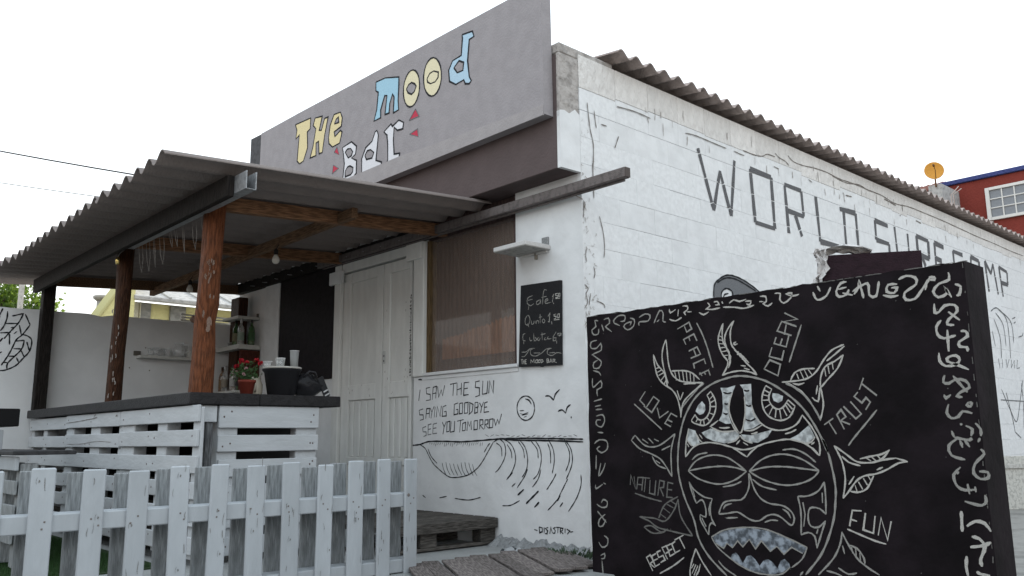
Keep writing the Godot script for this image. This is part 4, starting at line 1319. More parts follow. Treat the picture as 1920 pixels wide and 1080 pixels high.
	for f in [[-2.37, 5.405, -2.29, 6.155], [-0.70, 5.405, -0.62, 6.155], [-2.288, 5.405, -0.702, 5.47], [-2.288, 6.09, -0.702, 6.155], [-1.535, 5.472, -1.455, 6.088]]:
		bx("frame", Vector3(f[0], f[1], -15.984) - o, Vector3(f[2], f[3], -15.93) - o, frame_m, win, 0.004)
	for side in 2:
		var x0: float = [-2.288, -1.453][side]
		var cw = 0.75 / 3.0
		for c in 3:
			for r in 3:
				var a = Vector3(x0 + c * cw + 0.002, 5.475 + r * 0.205, -15.982)
				obj("pane", box(Vector3(cw - 0.012, 0.195, 0.006), 0.0), paint(0.24, 0.255, 0.275, 0.12, n_blotch, Vector3.ONE * 2), win, a + Vector3(cw / 2, 0.1, 0.01) - o)
			if c < 2:
				bx("muntin", Vector3(x0 + (c + 1) * cw - 0.013, 5.472, -15.965) - o, Vector3(x0 + (c + 1) * cw + 0.013, 6.088, -15.945) - o, frame_m, win, 0.003)
		for r in 2:
			bx("muntin", Vector3(x0, 5.668 + r * 0.205, -15.966) - o, Vector3(x0 + 0.75, 5.692 + r * 0.205, -15.946) - o, frame_m, win, 0.003)
	# small grey block with a tiled roof, dish on top
	var ex = thing("roof_outbuilding", "small grey rooftop block with a brick red tiled roof behind the bar's roof", "building")
	bx("wall", Vector3(-3.22, 3.0, -16.2), Vector3(-2.93, 6.22, -15.0), paint(0.42, 0.42, 0.41, 0.95, n_wear, Vector3.ONE * 1.5), ex, 0.01)
	bx("wall", Vector3(-4.4, 3.0, -16.2), Vector3(-3.222, 6.0, -15.1), red, ex, 0.01)
	var tile = paint(0.20, 0.085, 0.065, 0.95, n_speck, Vector3.ONE * 4)
	obj("tiled_roof", corrugated(Vector3(-4.5, 6.05, -14.9), Vector3(1.27, 0, 0), Vector3(0, 0.55, -1.5), 0.16, 0.03, 0.02, 8), tile, ex)
	for i in 6:
		obj("tile_course", corrugated(Vector3(-4.5, 6.075 + i * 0.08, -14.88 - i * 0.22), Vector3(1.27, 0, 0), Vector3(0, 0.09, -0.25), 0.16, 0.03, 0.02, 8), tile, ex)
	var dish = thing("satellite_dish", "orange yellow satellite dish on the small rooftop block beside the red house", "satellite dish", Vector3(-3.05, 6.515, -14.95), Vector3(-0.1, 0.55, 0))
	var prof = []
	for i in 9:
		var r = 0.205 * i / 8.0
		prof.append(Vector2(r, r * r * 1.1))
	for i in 9:
		var r = 0.205 * (8 - i) / 8.0
		prof.append(Vector2(r, r * r * 1.1 - 0.008))
	var om = paint(0.62, 0.30, 0.055, 0.5, n_blotch, Vector3.ONE * 3)
	obj("reflector", lathe(prof, 28), om, dish, Vector3.ZERO, Vector3(PI / 2, 0, 0))
	var dark = paint(0.14, 0.07, 0.03, 0.7)
	obj("arm", rod([Vector3(0.02, -0.19, 0.03), Vector3(0.0, -0.05, 0.16), Vector3(-0.03, 0.04, 0.22)], [0.008], 6), dark, dish)
	obj("receiver", lathe([Vector2(0, 0), Vector2(0.022, 0), Vector2(0.022, 0.05), Vector2(0, 0.05)], 10), dark, dish, Vector3(-0.03, 0.03, 0.22), Vector3(0.9, 0, 0.4))
	obj("mast", rod([Vector3(0.02, -0.36, -0.05), Vector3(0.02, 0.0, -0.03)], [0.018], 8), dark, dish)
	var an = thing("rooftop_aerial", "two thin pale sticks of an aerial before the red house", "aerial", Vector3(-2.62, 5.5, -14.6))
	for i in 2:
		obj("rod", rod([Vector3(i * 0.05, -1.6, 0), Vector3(i * 0.05, 0.30, 0), Vector3(0.17 + i * 0.05, 0.46 - i * 0.06, 0)], [0.010], 5), paint(0.5, 0.42, 0.38, 0.6), an)

# ---------------------------------------------------------------- unseen street behind the camera, its houses added to block low sky light
func build_street() -> void:
	var orange = paint(0.30, 0.13, 0.07, 0.9, n_blotch, Vector3.ONE * 0.4, b_fine, 0.3, true)
	var sand = paint(0.30, 0.19, 0.12, 0.9, n_blotch, Vector3.ONE * 0.4, b_fine, 0.3, true)
	var roofm = paint(0.13, 0.075, 0.055, 0.9, n_wear, Vector3.ONE, b_fine, 0.3, true)
	var frame = paint(0.55, 0.54, 0.52, 0.7)
	var panem = paint(0.05, 0.055, 0.06, 0.1)
	for n in 4:
		var lo: Vector3 = [Vector3(-24, -0.16, 16), Vector3(-8, -0.16, 15), Vector3(4, -0.16, 15.5), Vector3(13.0, -0.16, -9)][n]
		var hi: Vector3 = [Vector3(-11.5, 3.0, 24), Vector3(1.0, 3.3, 24), Vector3(12, 3.0, 24), Vector3(22, 3.2, 6)][n]
		var h = thing("added_street_house", ["added unseen orange plastered house across the street at far left", "added unseen sand coloured house across the street facing the terrace", "added unseen orange plastered house across the street next to the sand coloured one", "added unseen sand coloured house facing the long lettered wall"][n], "house")
		bx("wall", lo, hi, orange if n % 2 == 0 else sand, h, 0.02)
		bx("roof", Vector3(lo.x - 0.3, hi.y + 0.002, lo.z - 0.3), Vector3(hi.x + 0.3, hi.y + 0.22, hi.z + 0.3), roofm, h, 0.03)
		var count = 4
		for i in count:
			for f in 1:
				var c = lerpf(lo.x, hi.x, (i + 0.5) / count) if n < 3 else lerpf(lo.z, hi.z, (i + 0.5) / count)
				var y = 1.0
				var w: MeshInstance3D
				if n < 3:
					w = bx("window", Vector3(c - 0.55, y, lo.z - 0.05), Vector3(c + 0.55, y + 1.1, lo.z - 0.002), frame, h, 0.01)
					obj("pane", box(Vector3(0.92, 0.92, 0.01), 0.0), panem, w, Vector3(0, 0, -0.03))
				else:
					w = bx("window", Vector3(lo.x - 0.05, y, c - 0.55), Vector3(lo.x - 0.002, y + 1.1, c + 0.55), frame, h, 0.01)
					obj("pane", box(Vector3(0.01, 0.92, 0.92), 0.0), panem, w, Vector3(-0.03, 0, 0))

func draw_mural_words(t: Node3D) -> void:
	line(8,[1106,1306,1185,1335,1200,1297,1167,1283,1153,1317])
	line(8,[1158,1215,1144,1244,1213,1268,1231,1229])
	line(8,[1179,1255,1186,1232])
	line(8,[1185,1138,1240,1152,1250,1156,1230,1196,1175,1178])
	line(8,[1207,1187,1221,1147])
	line(8,[1207,1081,1202,1107,1271,1128,1280,1100])
	line(8,[1239,1058,1254,1039])
	line(8,[1236,1048,1296,1067,1305,1038])
	line(8,[1268,1061,1276,1044])
	curve(8,[1235,1326,1267,1263,1295,1188,1325,1078])
	ink("chalk_word", m_chalk_dim, t)
	line(8,[1626,1051,1661,1094,1718,1068,1700,1013,1626,1051])
	line(8,[1677,1156,1659,1112,1727,1090,1742,1136])
	line(8,[1704,1205,1691,1174,1755,1152,1775,1210])
	line(8,[1736,1195,1721,1162])
	line(8,[1787,1205,1711,1235,1739,1280,1817,1246])
	line(8,[1763,1263,1749,1213])
	line(8,[1757,1321,1825,1282,1752,1279,1812,1251])
	curve(8,[1843,1253,1805,1166,1765,1074])
	ink("chalk_word", m_chalk_dim, t)
	line(8,[866,974,823,926,859,895])
	line(8,[867,882,923,943,960,918,906,855,851,893])
	line(8,[946,880,959,824,1022,858])
	line(8,[1079,827,1039,847,995,793,1035,774])
	line(8,[1011,813,1045,800])
	curve(8,[782,907,859,847,973,759])
	ink("chalk_word", m_chalk_dim, t)
	line(8,[734,453,741,507,771,434,764,500])
	line(8,[780,430,792,496,829,497,816,425])
	line(8,[786,459,822,456])
	line(8,[806,497,878,494])
	line(8,[847,494,834,418])
	line(8,[878,486,870,413,906,407,918,484])
	line(8,[927,402,945,485,975,479,969,448,936,443])
	line(8,[947,441,967,400])
	line(8,[1035,470,999,476,988,397,1027,396])
	line(8,[992,438,1025,436])
	curve(8,[765,409,856,388,952,372])
	ink("chalk_word", m_chalk_faint, t)
	line(8,[873,0,832,67,859,83,880,52,852,35])
	line(8,[857,36,887,19])
	line(8,[899,94,868,77,892,26,923,42])
	line(8,[880,55,911,68])
	line(8,[931,113,906,101,916,75,947,88,959,66,928,49])
	line(8,[976,71,942,128,971,140,987,112,958,96])
	line(8,[1002,153,974,140,994,89,1024,105])
	line(8,[984,115,1010,127])
	line(8,[1032,169,1008,153,1029,109,1061,125])
	line(8,[1028,175,1088,205])
	line(8,[1061,189,1093,137])
	curve(8,[921,-8,1013,41,1086,91])
	ink("chalk_word", m_chalk, t)
	line(8,[1924,769,1971,799])
	line(8,[1947,784,1981,726])
	line(8,[2021,747,1990,815,2012,837,2033,804,2005,786])
	line(8,[2008,786,2050,769])
	line(8,[2025,852,2080,794,2107,815,2060,873])
	line(8,[2099,915,2080,895,2114,865,2135,888,2153,867,2129,833])
	line(8,[2130,978,2106,925])
	line(8,[2118,953,2185,895])
	curve(8,[2180,832,2129,777,2065,710,2034,673])
	ink("chalk_word", m_chalk_dim, t)
	line(8,[2010,313,2029,384,2072,384])
	line(8,[2019,344,2047,337])
	line(8,[2089,376,2073,302,2118,290,2132,366])
	line(8,[2139,283,2158,359,2179,266,2202,347])
	curve(8,[1998,300,2056,280,2123,258,2172,248])
	ink("chalk_word", m_chalk, t)

func draw_mural_flames(t: Node3D) -> void:
	curve(8,[1401,1307,1374,1256,1365,1209,1385,1146,1417,1104,1403,1064,1378,1034])
	curve(8,[1467,1313,1428,1275,1405,1226,1417,1164,1435,1129,1420,1083])
	curve(8,[1467,1313,1443,1263,1443,1196,1471,1153,1527,1089,1562,1054,1584,1024])
	curve(8,[1378,1034,1425,1046,1495,1051,1554,1038,1584,1024])
	curve(8,[1401,1307,1392,1261,1396,1206,1428,1150,1422,1110])
	curve(8,[1460,1161,1500,1131,1521,1109,1542,1088])
	curve(8,[1430,1126,1432,1096,1418,1070])
	curve(8,[1493,1078,1522,1073])
	curve(8,[1511,1064,1543,1052])
	curve(8,[1474,1201,1460,1197,1465,1188,1482,1191])
	line(6,[1373,1243,1390,1234])
	line(6,[1367,1223,1391,1217])
	line(6,[1366,1202,1396,1198])
	line(6,[1373,1178,1407,1180])
	line(6,[1382,1157,1417,1161])
	line(6,[1392,1136,1419,1137])
	line(6,[1482,1152,1477,1133])
	line(6,[1497,1141,1492,1121])
	line(6,[1511,1127,1504,1107])
	line(6,[1525,1112,1519,1095])
	ink("chalk_flame", m_chalk, t)
	curve(8,[1025,1255,1003,1212,993,1156,1005,1083,1028,1011])
	curve(8,[1025,1255,1030,1196,1035,1124,1053,1066,1090,1029,1149,1011,1260,1002])
	curve(8,[1260,1002,1205,967,1135,915,1112,874,1103,823])
	curve(8,[933,1178,940,1116,959,1050,1001,1005,1048,978,1081,938,1100,875,1105,823])
	curve(8,[933,1178,962,1115,1004,1069,1023,990])
	curve(8,[1053,1077,1127,1075,1185,1061,1237,1020])
	curve(8,[1131,1002,1215,1002])
	curve(8,[1087,969,1103,916])
	curve(8,[1127,957,1105,916])
	line(6,[948,1098,975,1103])
	line(6,[956,1076,989,1088])
	line(6,[964,1057,1003,1073])
	line(6,[980,1031,1008,1058])
	line(6,[1001,1009,1016,1033])
	line(6,[1075,1073,1085,1025])
	line(6,[1101,1076,1108,1021])
	line(6,[1127,1075,1134,1016])
	line(6,[1152,1072,1155,1014])
	line(6,[1177,1065,1178,1011])
	line(6,[1200,1053,1200,1009])
	ink("chalk_flame", m_chalk, t)
	curve(8,[753,702,810,656,892,627,963,592,1028,506])
	curve(8,[781,730,853,672,946,672,1060,736])
	curve(8,[1060,736,1029,640,1028,506])
	curve(8,[753,702,781,730])
	curve(8,[965,648,1027,672])
	curve(8,[898,614,931,568,991,548])
	line(6,[833,708,874,685])
	line(6,[876,713,910,685])
	line(6,[917,708,947,696])
	line(6,[922,591,952,576])
	ink("chalk_flame", m_chalk_dim, t)
	curve(8,[793,282,865,262,915,234,1023,218,1147,205])
	curve(8,[822,228,874,239,944,209,985,231])
	curve(8,[822,228,883,200,964,211])
	curve(8,[793,282,897,280,967,269,1029,327,1062,390])
	curve(8,[1062,403,971,355,927,282])
	curve(8,[1062,390,1076,299,1147,205])
	line(6,[938,306,977,285])
	line(6,[960,339,1005,313])
	line(6,[987,359,1030,342])
	line(6,[1016,376,1046,362])
	ink("chalk_flame", m_chalk_faint, t)
	curve(8,[1163,143,1135,79,1120,26,1122,-19])
	curve(8,[1163,143,1196,85,1251,17])
	curve(8,[1187,68,1175,32,1155,4])
	line(6,[1147,64,1129,40])
	line(6,[1159,62,1132,14])
	line(6,[1171,57,1144,6])
	ink("chalk_flame", m_chalk, t)
	curve(8,[2050,1138,1990,1117,1945,1074,1906,1024,1861,993,1802,983,1719,980])
	curve(8,[2053,1131,2003,1096,1959,1067])
	curve(8,[1766,985,1790,1021,1835,1037,1897,1036])
	curve(8,[2044,1090,2000,1064,1950,1041,1925,996,1918,951])
	curve(8,[2044,1090,2011,1030,1959,981,1921,944])
	curve(8,[1918,951,1925,905,1927,859,1908,794])
	curve(8,[1908,794,1872,861,1820,929,1743,977])
	curve(8,[1904,955,1894,912])
	curve(8,[1914,944,1901,879,1872,900])
	curve(8,[1776,971,1808,964,1838,971])
	line(6,[1801,1017,1810,990])
	line(6,[1820,1029,1836,992])
	line(6,[1842,1033,1858,997])
	line(6,[1863,1033,1880,1007])
	line(6,[1946,1035,1950,995])
	line(6,[1964,1043,1968,1007])
	line(6,[1986,1055,1989,1025])
	ink("chalk_flame", m_chalk, t)
	curve(8,[1965,673,2019,635,2069,601,2133,598,2197,612,2247,619])
	curve(8,[2297,604,2257,598,2199,567,2148,548,2103,540,2062,518,2019,467,1990,435])
	curve(8,[1965,673,1997,603,2007,522,1990,435])
	curve(8,[2083,614,2142,627,2187,636,2222,655])
	curve(8,[2222,655,2185,615,2140,599])
	curve(8,[2247,619,2297,604])
	curve(8,[2023,470,2058,465,2104,482,2141,541])
	curve(8,[1999,625,2030,598,2084,583])
	curve(8,[2051,536,2022,498])
	curve(8,[2156,566,2185,579])
	line(6,[2110,620,2134,605])
	line(6,[2136,625,2156,606])
	line(6,[2164,631,2178,612])
	line(6,[2051,496,2058,468])
	line(6,[2068,512,2085,479])
	line(6,[2092,528,2109,498])
	line(6,[2115,538,2129,514])
	ink("chalk_flame", m_chalk, t)
	curve(8,[1971,286,1961,236,1922,165,1841,83])
	curve(8,[1971,286,1994,239,2034,176,2082,139,2130,114])
	curve(8,[2000,230,2038,218,2066,179,2067,152])
	curve(8,[1970,225,1977,189])
	curve(8,[1942,125,1989,102,2029,112])
	curve(8,[1884,106,1923,101,1956,91])
	line(6,[2012,222,2016,195])
	line(6,[2031,218,2031,182])
	line(6,[2049,201,2049,168])
	ink("chalk_flame", m_chalk_dim, t)

func draw_mural_face(t: Node3D) -> void:
	curve(10,[1934,644,1884,753,1822,849,1739,925,1646,984,1558,1014,1480,1025,1420,1020,1315,993,1211,931,1135,835,1093,728,1073,612,1075,512,1107,399,1159,290,1185,194,1244,109,1347,25])
	curve(10,[1916,675,1934,644,1910,705,1935,634,1956,508,1953,427,1931,320,1869,185,1778,77])
	curve(8,[1738,973,1785,950,1839,905,1882,844,1908,788])
	curve(8,[1101,822,1114,872,1150,911,1196,949])
	curve(8,[1263,998,1224,975,1196,949])
	curve(8,[1298,95,1335,61,1400,30])
	curve(8,[1766,90,1748,71])
	ink("chalk_face_outline", m_chalk_dim, t)
	curve(8,[1629,968,1610,931,1602,890,1613,843,1644,810,1698,794,1749,811,1781,861])
	curve(8,[1662,948,1644,921,1644,888,1666,858,1695,849,1723,863,1745,893])
	curve(8,[1303,954,1326,913,1330,869,1310,822,1277,788,1245,777,1187,791,1171,805])
	curve(8,[1278,935,1294,901,1292,857,1268,818,1236,806,1212,813,1197,836])
	line(7,[1629,968,1662,948])
	line(7,[1745,893,1781,861])
	line(7,[1620,947,1651,929])
	line(7,[1613,923,1643,915])
	line(7,[1604,896,1643,896])
	line(7,[1617,858,1646,874])
	line(7,[1638,824,1661,861])
	line(7,[1671,809,1679,852])
	line(7,[1703,800,1698,849])
	line(7,[1735,816,1715,857])
	line(7,[1754,831,1728,873])
	line(7,[1767,847,1738,879])
	line(7,[1303,954,1278,935])
	line(7,[1171,805,1197,836])
	line(7,[1314,931,1292,912])
	line(7,[1323,907,1296,894])
	line(7,[1329,874,1295,875])
	line(7,[1316,832,1288,842])
	line(7,[1288,798,1271,818])
	line(7,[1253,779,1249,806])
	line(7,[1227,784,1233,806])
	line(7,[1200,796,1212,813])
	ink("chalk_sun_eye", m_chalk, t)
	fill([1663,929,1693,925,1720,912,1714,890,1692,880,1668,891,1660,912])
	fill([1244,905,1262,885,1263,858,1248,839,1224,833,1200,853,1216,882])
	fill([1363,970,1407,968,1455,979,1435,943,1418,905,1408,862,1405,824,1420,785,1385,783,1343,801,1362,829,1372,863,1372,907,1372,942])
	fill([1480,980,1546,981,1545,921,1544,875,1556,837,1590,782,1541,758,1487,750,1498,809,1506,872,1503,923,1498,957])
	fill([1232,740,1291,761,1372,739,1453,746,1461,725,1440,700,1369,683,1303,696,1257,714])
	fill([1471,729,1529,724,1601,740,1649,750,1623,715,1565,687,1517,691,1485,708])
	fill([1147,763,1193,751,1218,687,1174,668,1149,692,1133,710])
	fill([1846,769,1872,714,1827,680,1780,690,1736,703,1787,726])
	ink("chalk_smear", m_smear, t)
	curve(9,[1380,946,1405,938,1430,943])
	curve(9,[1384,889,1394,884,1404,886])
	curve(9,[1373,840,1386,833,1401,835])
	curve(9,[1503,951,1520,946,1534,949])
	curve(9,[1508,878,1524,869,1539,873])
	curve(9,[1503,804,1534,795,1566,811])
	ink("dark_band", m_black_paint, t)
	curve(8,[1292,770,1332,750,1382,743,1438,748])
	curve(8,[1343,765,1374,762,1409,765])
	curve(8,[1340,802,1313,785,1286,770])
	curve(8,[1420,785,1438,751,1467,733])
	curve(8,[1492,748,1540,749,1594,773])
	curve(8,[1530,731,1549,733,1568,740])
	curve(8,[1544,875,1555,824,1595,778,1649,752,1708,747,1763,763,1795,786,1815,818])
	curve(8,[1815,818,1859,761,1892,690,1891,626])
	curve(8,[1718,729,1752,737,1780,750])
	curve(8,[1874,714,1853,690,1822,680,1859,659,1889,626])
	curve(8,[1852,678,1870,690])
	curve(8,[1123,612,1180,666,1250,687,1323,685,1408,666,1466,653,1515,656,1564,670,1621,687,1723,703,1784,694,1835,675,1887,628])
	curve(8,[1413,666,1456,641,1500,616])
	curve(8,[1500,616,1524,641,1564,668])
	curve(8,[1153,763,1132,692,1123,612])
	curve(8,[1133,705,1169,670])
	curve(8,[1137,683,1147,665])
	curve(8,[1195,740,1214,705,1234,690])
	curve(8,[1218,731,1236,709])
	curve(8,[1466,725,1440,700,1389,685])
	curve(8,[1466,725,1489,700,1536,685])
	curve(8,[1441,679,1464,700])
	curve(8,[1481,689,1509,674])
	curve(8,[1435,943,1412,888,1411,836,1435,776,1467,735,1489,775,1505,851,1503,919])
	ink("chalk_brow", m_chalk, t)
	curve(8,[1136,540,1193,595,1283,623,1369,617,1435,585,1492,545])
	curve(8,[1136,540,1247,559,1358,568,1441,560,1492,545])
	curve(8,[1136,540,1196,502,1290,479,1360,481,1430,505,1492,545])
	curve(8,[1164,598,1203,625,1264,636])
	curve(8,[1348,464,1413,476,1460,495])
	curve(8,[1507,545,1569,597,1642,626,1725,630,1811,603,1882,557])
	curve(8,[1507,545,1603,568,1708,572,1808,564,1882,557])
	curve(8,[1507,545,1577,510,1660,488,1735,486,1810,504,1858,530,1882,557])
	curve(8,[1699,652,1761,656,1820,633,1869,595])
	curve(8,[1523,508,1575,475,1655,460])
	ink("chalk_closed_eye", m_chalk_dim, t)
	curve(8,[1503,536,1503,479,1485,435,1454,405,1393,398,1347,384,1325,351,1316,326])
	curve(8,[1316,326,1367,333,1427,343,1463,327,1506,308,1549,308,1594,335,1636,343,1676,328,1708,303,1728,301,1739,332,1726,361,1694,383,1660,390,1612,394,1564,416,1531,461,1507,536])
	curve(8,[1343,352,1357,372,1396,383])
	curve(8,[1679,371,1706,356,1719,330])
	curve(8,[1357,309,1426,316])
	curve(8,[1577,302,1613,315,1651,315])
	ink("chalk_nose", m_chalk_dim, t)
	curve(8,[1139,484,1156,454,1199,423,1238,406,1279,402])
	curve(8,[1279,402,1263,348,1272,296,1293,265])
	curve(8,[1293,265,1271,280,1254,263,1247,218])
	curve(8,[1247,218,1222,255,1200,292,1200,318])
	curve(8,[1200,318,1233,307,1237,346,1225,385,1206,392,1180,373])
	curve(8,[1180,373,1155,428,1139,484])
	curve(8,[1904,507,1872,465,1818,439,1764,435])
	curve(8,[1764,435,1774,375,1773,316,1768,257])
	curve(8,[1768,257,1805,271,1837,256,1844,202])
	curve(8,[1844,202,1869,264,1896,330])
	curve(8,[1896,330,1859,298,1821,301,1810,330,1816,372,1834,387,1872,383,1901,359])
	curve(8,[1901,359,1905,434,1904,507])
	line(7,[1160,444,1172,405])
	line(7,[1209,302,1234,259])
	line(7,[1269,384,1255,347,1259,315])
	line(7,[1890,457,1888,410])
	line(7,[1788,408,1795,353,1784,296])
	line(7,[1855,289,1847,268])
	ink("chalk_cheek", m_chalk_dim, t)
	fill([1263,209,1323,239,1415,263,1503,269,1603,262,1697,237,1794,201,1769,172,1714,196,1671,160,1636,193,1599,167,1553,213,1518,171,1485,214,1446,175,1418,202,1386,166,1354,185,1337,158,1288,179])
	fill([1368,111,1381,134,1404,144,1421,128,1441,96,1465,132,1488,139,1512,121,1535,93,1558,120,1583,129,1606,118,1632,91,1652,129,1673,138,1695,121,1699,104,1658,76,1595,58,1518,58,1440,78])
	ink("chalk_smear", m_smear_blue, t)
	line(6,[1288,179,1334,158,1354,185,1386,166,1418,202,1446,175,1485,214,1518,171,1553,213,1599,167,1636,193,1671,160,1714,196,1769,172])
	curve(7,[1263,209,1346,250,1460,270,1575,270,1684,241,1795,202])
	curve(7,[1795,202,1763,145,1707,102])
	curve(7,[1263,209,1295,164,1368,114,1440,78,1518,58,1602,57,1658,70,1701,104])
	ink("chalk_mouth", m_chalk_dim, t)

func draw_mural_border(t: Node3D) -> void:
	curve(8,[525,1414,498,1417,506,1381,472,1363,485,1334,522,1334,528,1365])
	curve(8,[571,1416,607,1422,615,1390,583,1373,631,1337])
	curve(8,[552,1390,568,1347])
	curve(8,[659,1379,647,1401,687,1427,735,1421,730,1392,699,1392])
	curve(8,[651,1387,694,1367])
	curve(8,[773,1404,805,1390,797,1354,753,1336,724,1359,746,1376,781,1380,771,1360])
	curve(8,[841,1400,883,1415,920,1404,906,1373,840,1373,839,1353])
	curve(8,[946,1355,989,1422,1013,1406,1010,1361,1030,1353])
	curve(8,[966,1360,985,1371])
	ink("chalk_glyph", m_chalk_dim, t)
	curve(8,[1057,1424,1064,1401,1100,1416])
	curve(8,[1119,1413,1113,1376])
	curve(8,[1054,1366,1096,1352,1139,1367])
	curve(8,[1146,1429,1177,1426,1179,1406,1156,1393,1166,1376])
	curve(8,[1175,1394,1205,1391])
	curve(8,[1253,1382,1281,1366,1315,1378])
	curve(8,[1298,1395,1337,1388,1387,1391])
	curve(8,[1310,1428,1324,1408,1294,1393])
	curve(8,[1350,1426,1371,1427,1381,1410,1356,1410])
	curve(8,[1400,1423,1406,1410])
	curve(8,[1444,1408,1473,1423,1506,1410,1547,1417])
	curve(8,[1405,1392,1477,1383,1531,1371,1591,1381])
	curve(8,[1540,1406,1573,1404,1565,1385,1546,1393])
	curve(8,[1622,1395,1645,1392])
	curve(8,[1627,1421,1659,1417,1661,1390,1644,1381,1669,1366,1695,1380])
	curve(8,[1711,1425,1742,1421,1737,1392,1758,1370,1796,1391,1804,1415,1773,1414,1809,1400,1843,1404])
	ink("chalk_glyph", m_chalk, t)
	curve(10,[1915,1405,1935,1364,1981,1377,2007,1417])
	curve(10,[1940,1431,1953,1403])
	curve(10,[2063,1381,2112,1364])
	curve(11,[2087,1431,2058,1428,2033,1392,2045,1365,2082,1371,2095,1394])
	curve(11,[2044,1401,2085,1406])
	curve(11,[2118,1367,2142,1398,2147,1426,2162,1343])
	curve(11,[2112,1381,2185,1410,2190,1354,2221,1346,2239,1412])
	curve(11,[2251,1346,2287,1334,2321,1336])
	curve(11,[2319,1387,2279,1390,2270,1360,2302,1349,2317,1371,2291,1374])
	curve(11,[2327,1407,2361,1419,2399,1406,2402,1376,2348,1343,2352,1312,2390,1311,2418,1340,2461,1394])
	curve(11,[2447,1373,2438,1344])
	curve(11,[2458,1398,2480,1396,2479,1385,2457,1388])
	curve(11,[2540,1408,2540,1376,2496,1363,2471,1333,2490,1305,2528,1319,2519,1346,2544,1298])
	curve(11,[2562,1353,2584,1340,2575,1306,2563,1305])
	ink("chalk_glyph", m_chalk, t)
	curve(11,[2470,1280,2469,1241,2487,1242,2512,1266,2552,1264,2560,1236,2523,1205,2516,1184,2543,1179])
	curve(11,[2524,1238,2567,1197])
	curve(11,[2492,1205,2470,1180,2472,1144,2496,1126,2545,1134])
	curve(11,[2513,1161,2510,1068])
	curve(11,[2566,1150,2585,1148,2591,1126,2556,1106,2557,1085,2584,1080,2585,1062])
	curve(11,[2470,1066,2470,1030,2493,1007,2533,1011,2551,1030,2537,1049,2508,1045,2501,1028,2544,1007,2583,986])
	ink("chalk_glyph", m_chalk, t)
	curve(11,[2484,969,2476,940,2498,933,2527,949,2565,941,2578,912,2544,896,2526,879,2547,873])
	curve(11,[2517,965,2568,892])
	curve(11,[2474,887,2481,872,2502,886])
	curve(11,[2570,852,2561,840,2574,834,2580,846,2570,852])
	curve(11,[2489,846,2478,811,2495,787,2523,793,2542,815,2579,805])
	curve(11,[2490,735,2498,708])
	curve(11,[2526,761,2536,761])
	curve(11,[2547,755,2572,740,2564,712])
	curve(11,[2586,765,2604,740,2602,712])
	ink("chalk_glyph", m_chalk_dim, t)
	curve(11,[2498,707,2557,696,2564,707])
	curve(11,[2519,696,2527,665])
	curve(11,[2536,699,2555,667])
	curve(11,[2509,702,2473,673,2480,633,2533,616])
	curve(11,[2598,704,2589,687])
	curve(11,[2596,659,2608,640,2569,600,2560,561,2585,539,2614,545,2614,567,2582,569])
	curve(11,[2511,585,2481,553,2490,508,2521,492,2565,497])
	curve(11,[2532,518,2536,476])
	curve(11,[2560,508,2561,485])
	curve(11,[2502,568,2495,556])
	curve(11,[2514,447,2548,438,2580,434,2597,451,2594,476])
	ink("chalk_glyph", m_chalk_dim, t)
	curve(13,[2497,407,2493,324])
	curve(13,[2513,347,2547,369,2583,363,2603,332])
	curve(13,[2528,307,2556,301,2574,270,2553,219,2556,192])
	curve(13,[2518,265,2569,275,2599,291])
	curve(13,[2501,228,2495,186,2499,150])
	curve(13,[2533,171,2548,162,2583,159])
	ink("chalk_glyph", m_chalk, t)
	curve(8,[511,1297,464,1289,463,1254,509,1250,541,1275,545,1236,493,1220,466,1211])
	curve(8,[467,1215,517,1184,542,1163,521,1130,479,1132,480,1163,512,1176])
	curve(8,[474,1117,520,1103,534,1083])
	curve(8,[467,1071,470,1017,533,1052,537,1014,501,1000,504,962])
	curve(8,[473,933,539,945])
	curve(8,[482,902,528,908])
	curve(8,[486,883,537,885])
	curve(8,[490,845,541,851,555,817,528,780,488,796,494,822,525,821])
	curve(8,[497,750,542,746])
	ink("chalk_glyph", m_chalk_dim, t)
	curve(8,[469,683,506,705,566,698,569,653,523,631,488,653,514,668])
	curve(8,[482,615,477,534])
	curve(8,[551,572,535,535,498,497,516,571])
	curve(8,[471,445,475,423,527,450])
	curve(8,[532,458,551,451])
	curve(8,[477,335,512,318,552,324,558,353,528,363,513,344])
	curve(8,[481,295,548,234])
	curve(8,[540,280,494,248,488,212,518,214,544,251])
	curve(8,[526,160,555,145,548,108,509,94,485,121])
	curve(8,[497,47,527,60,526,35,501,29])
	curve(8,[506,19,513,-65])
	ink("chalk_glyph", m_chalk_dim, t)

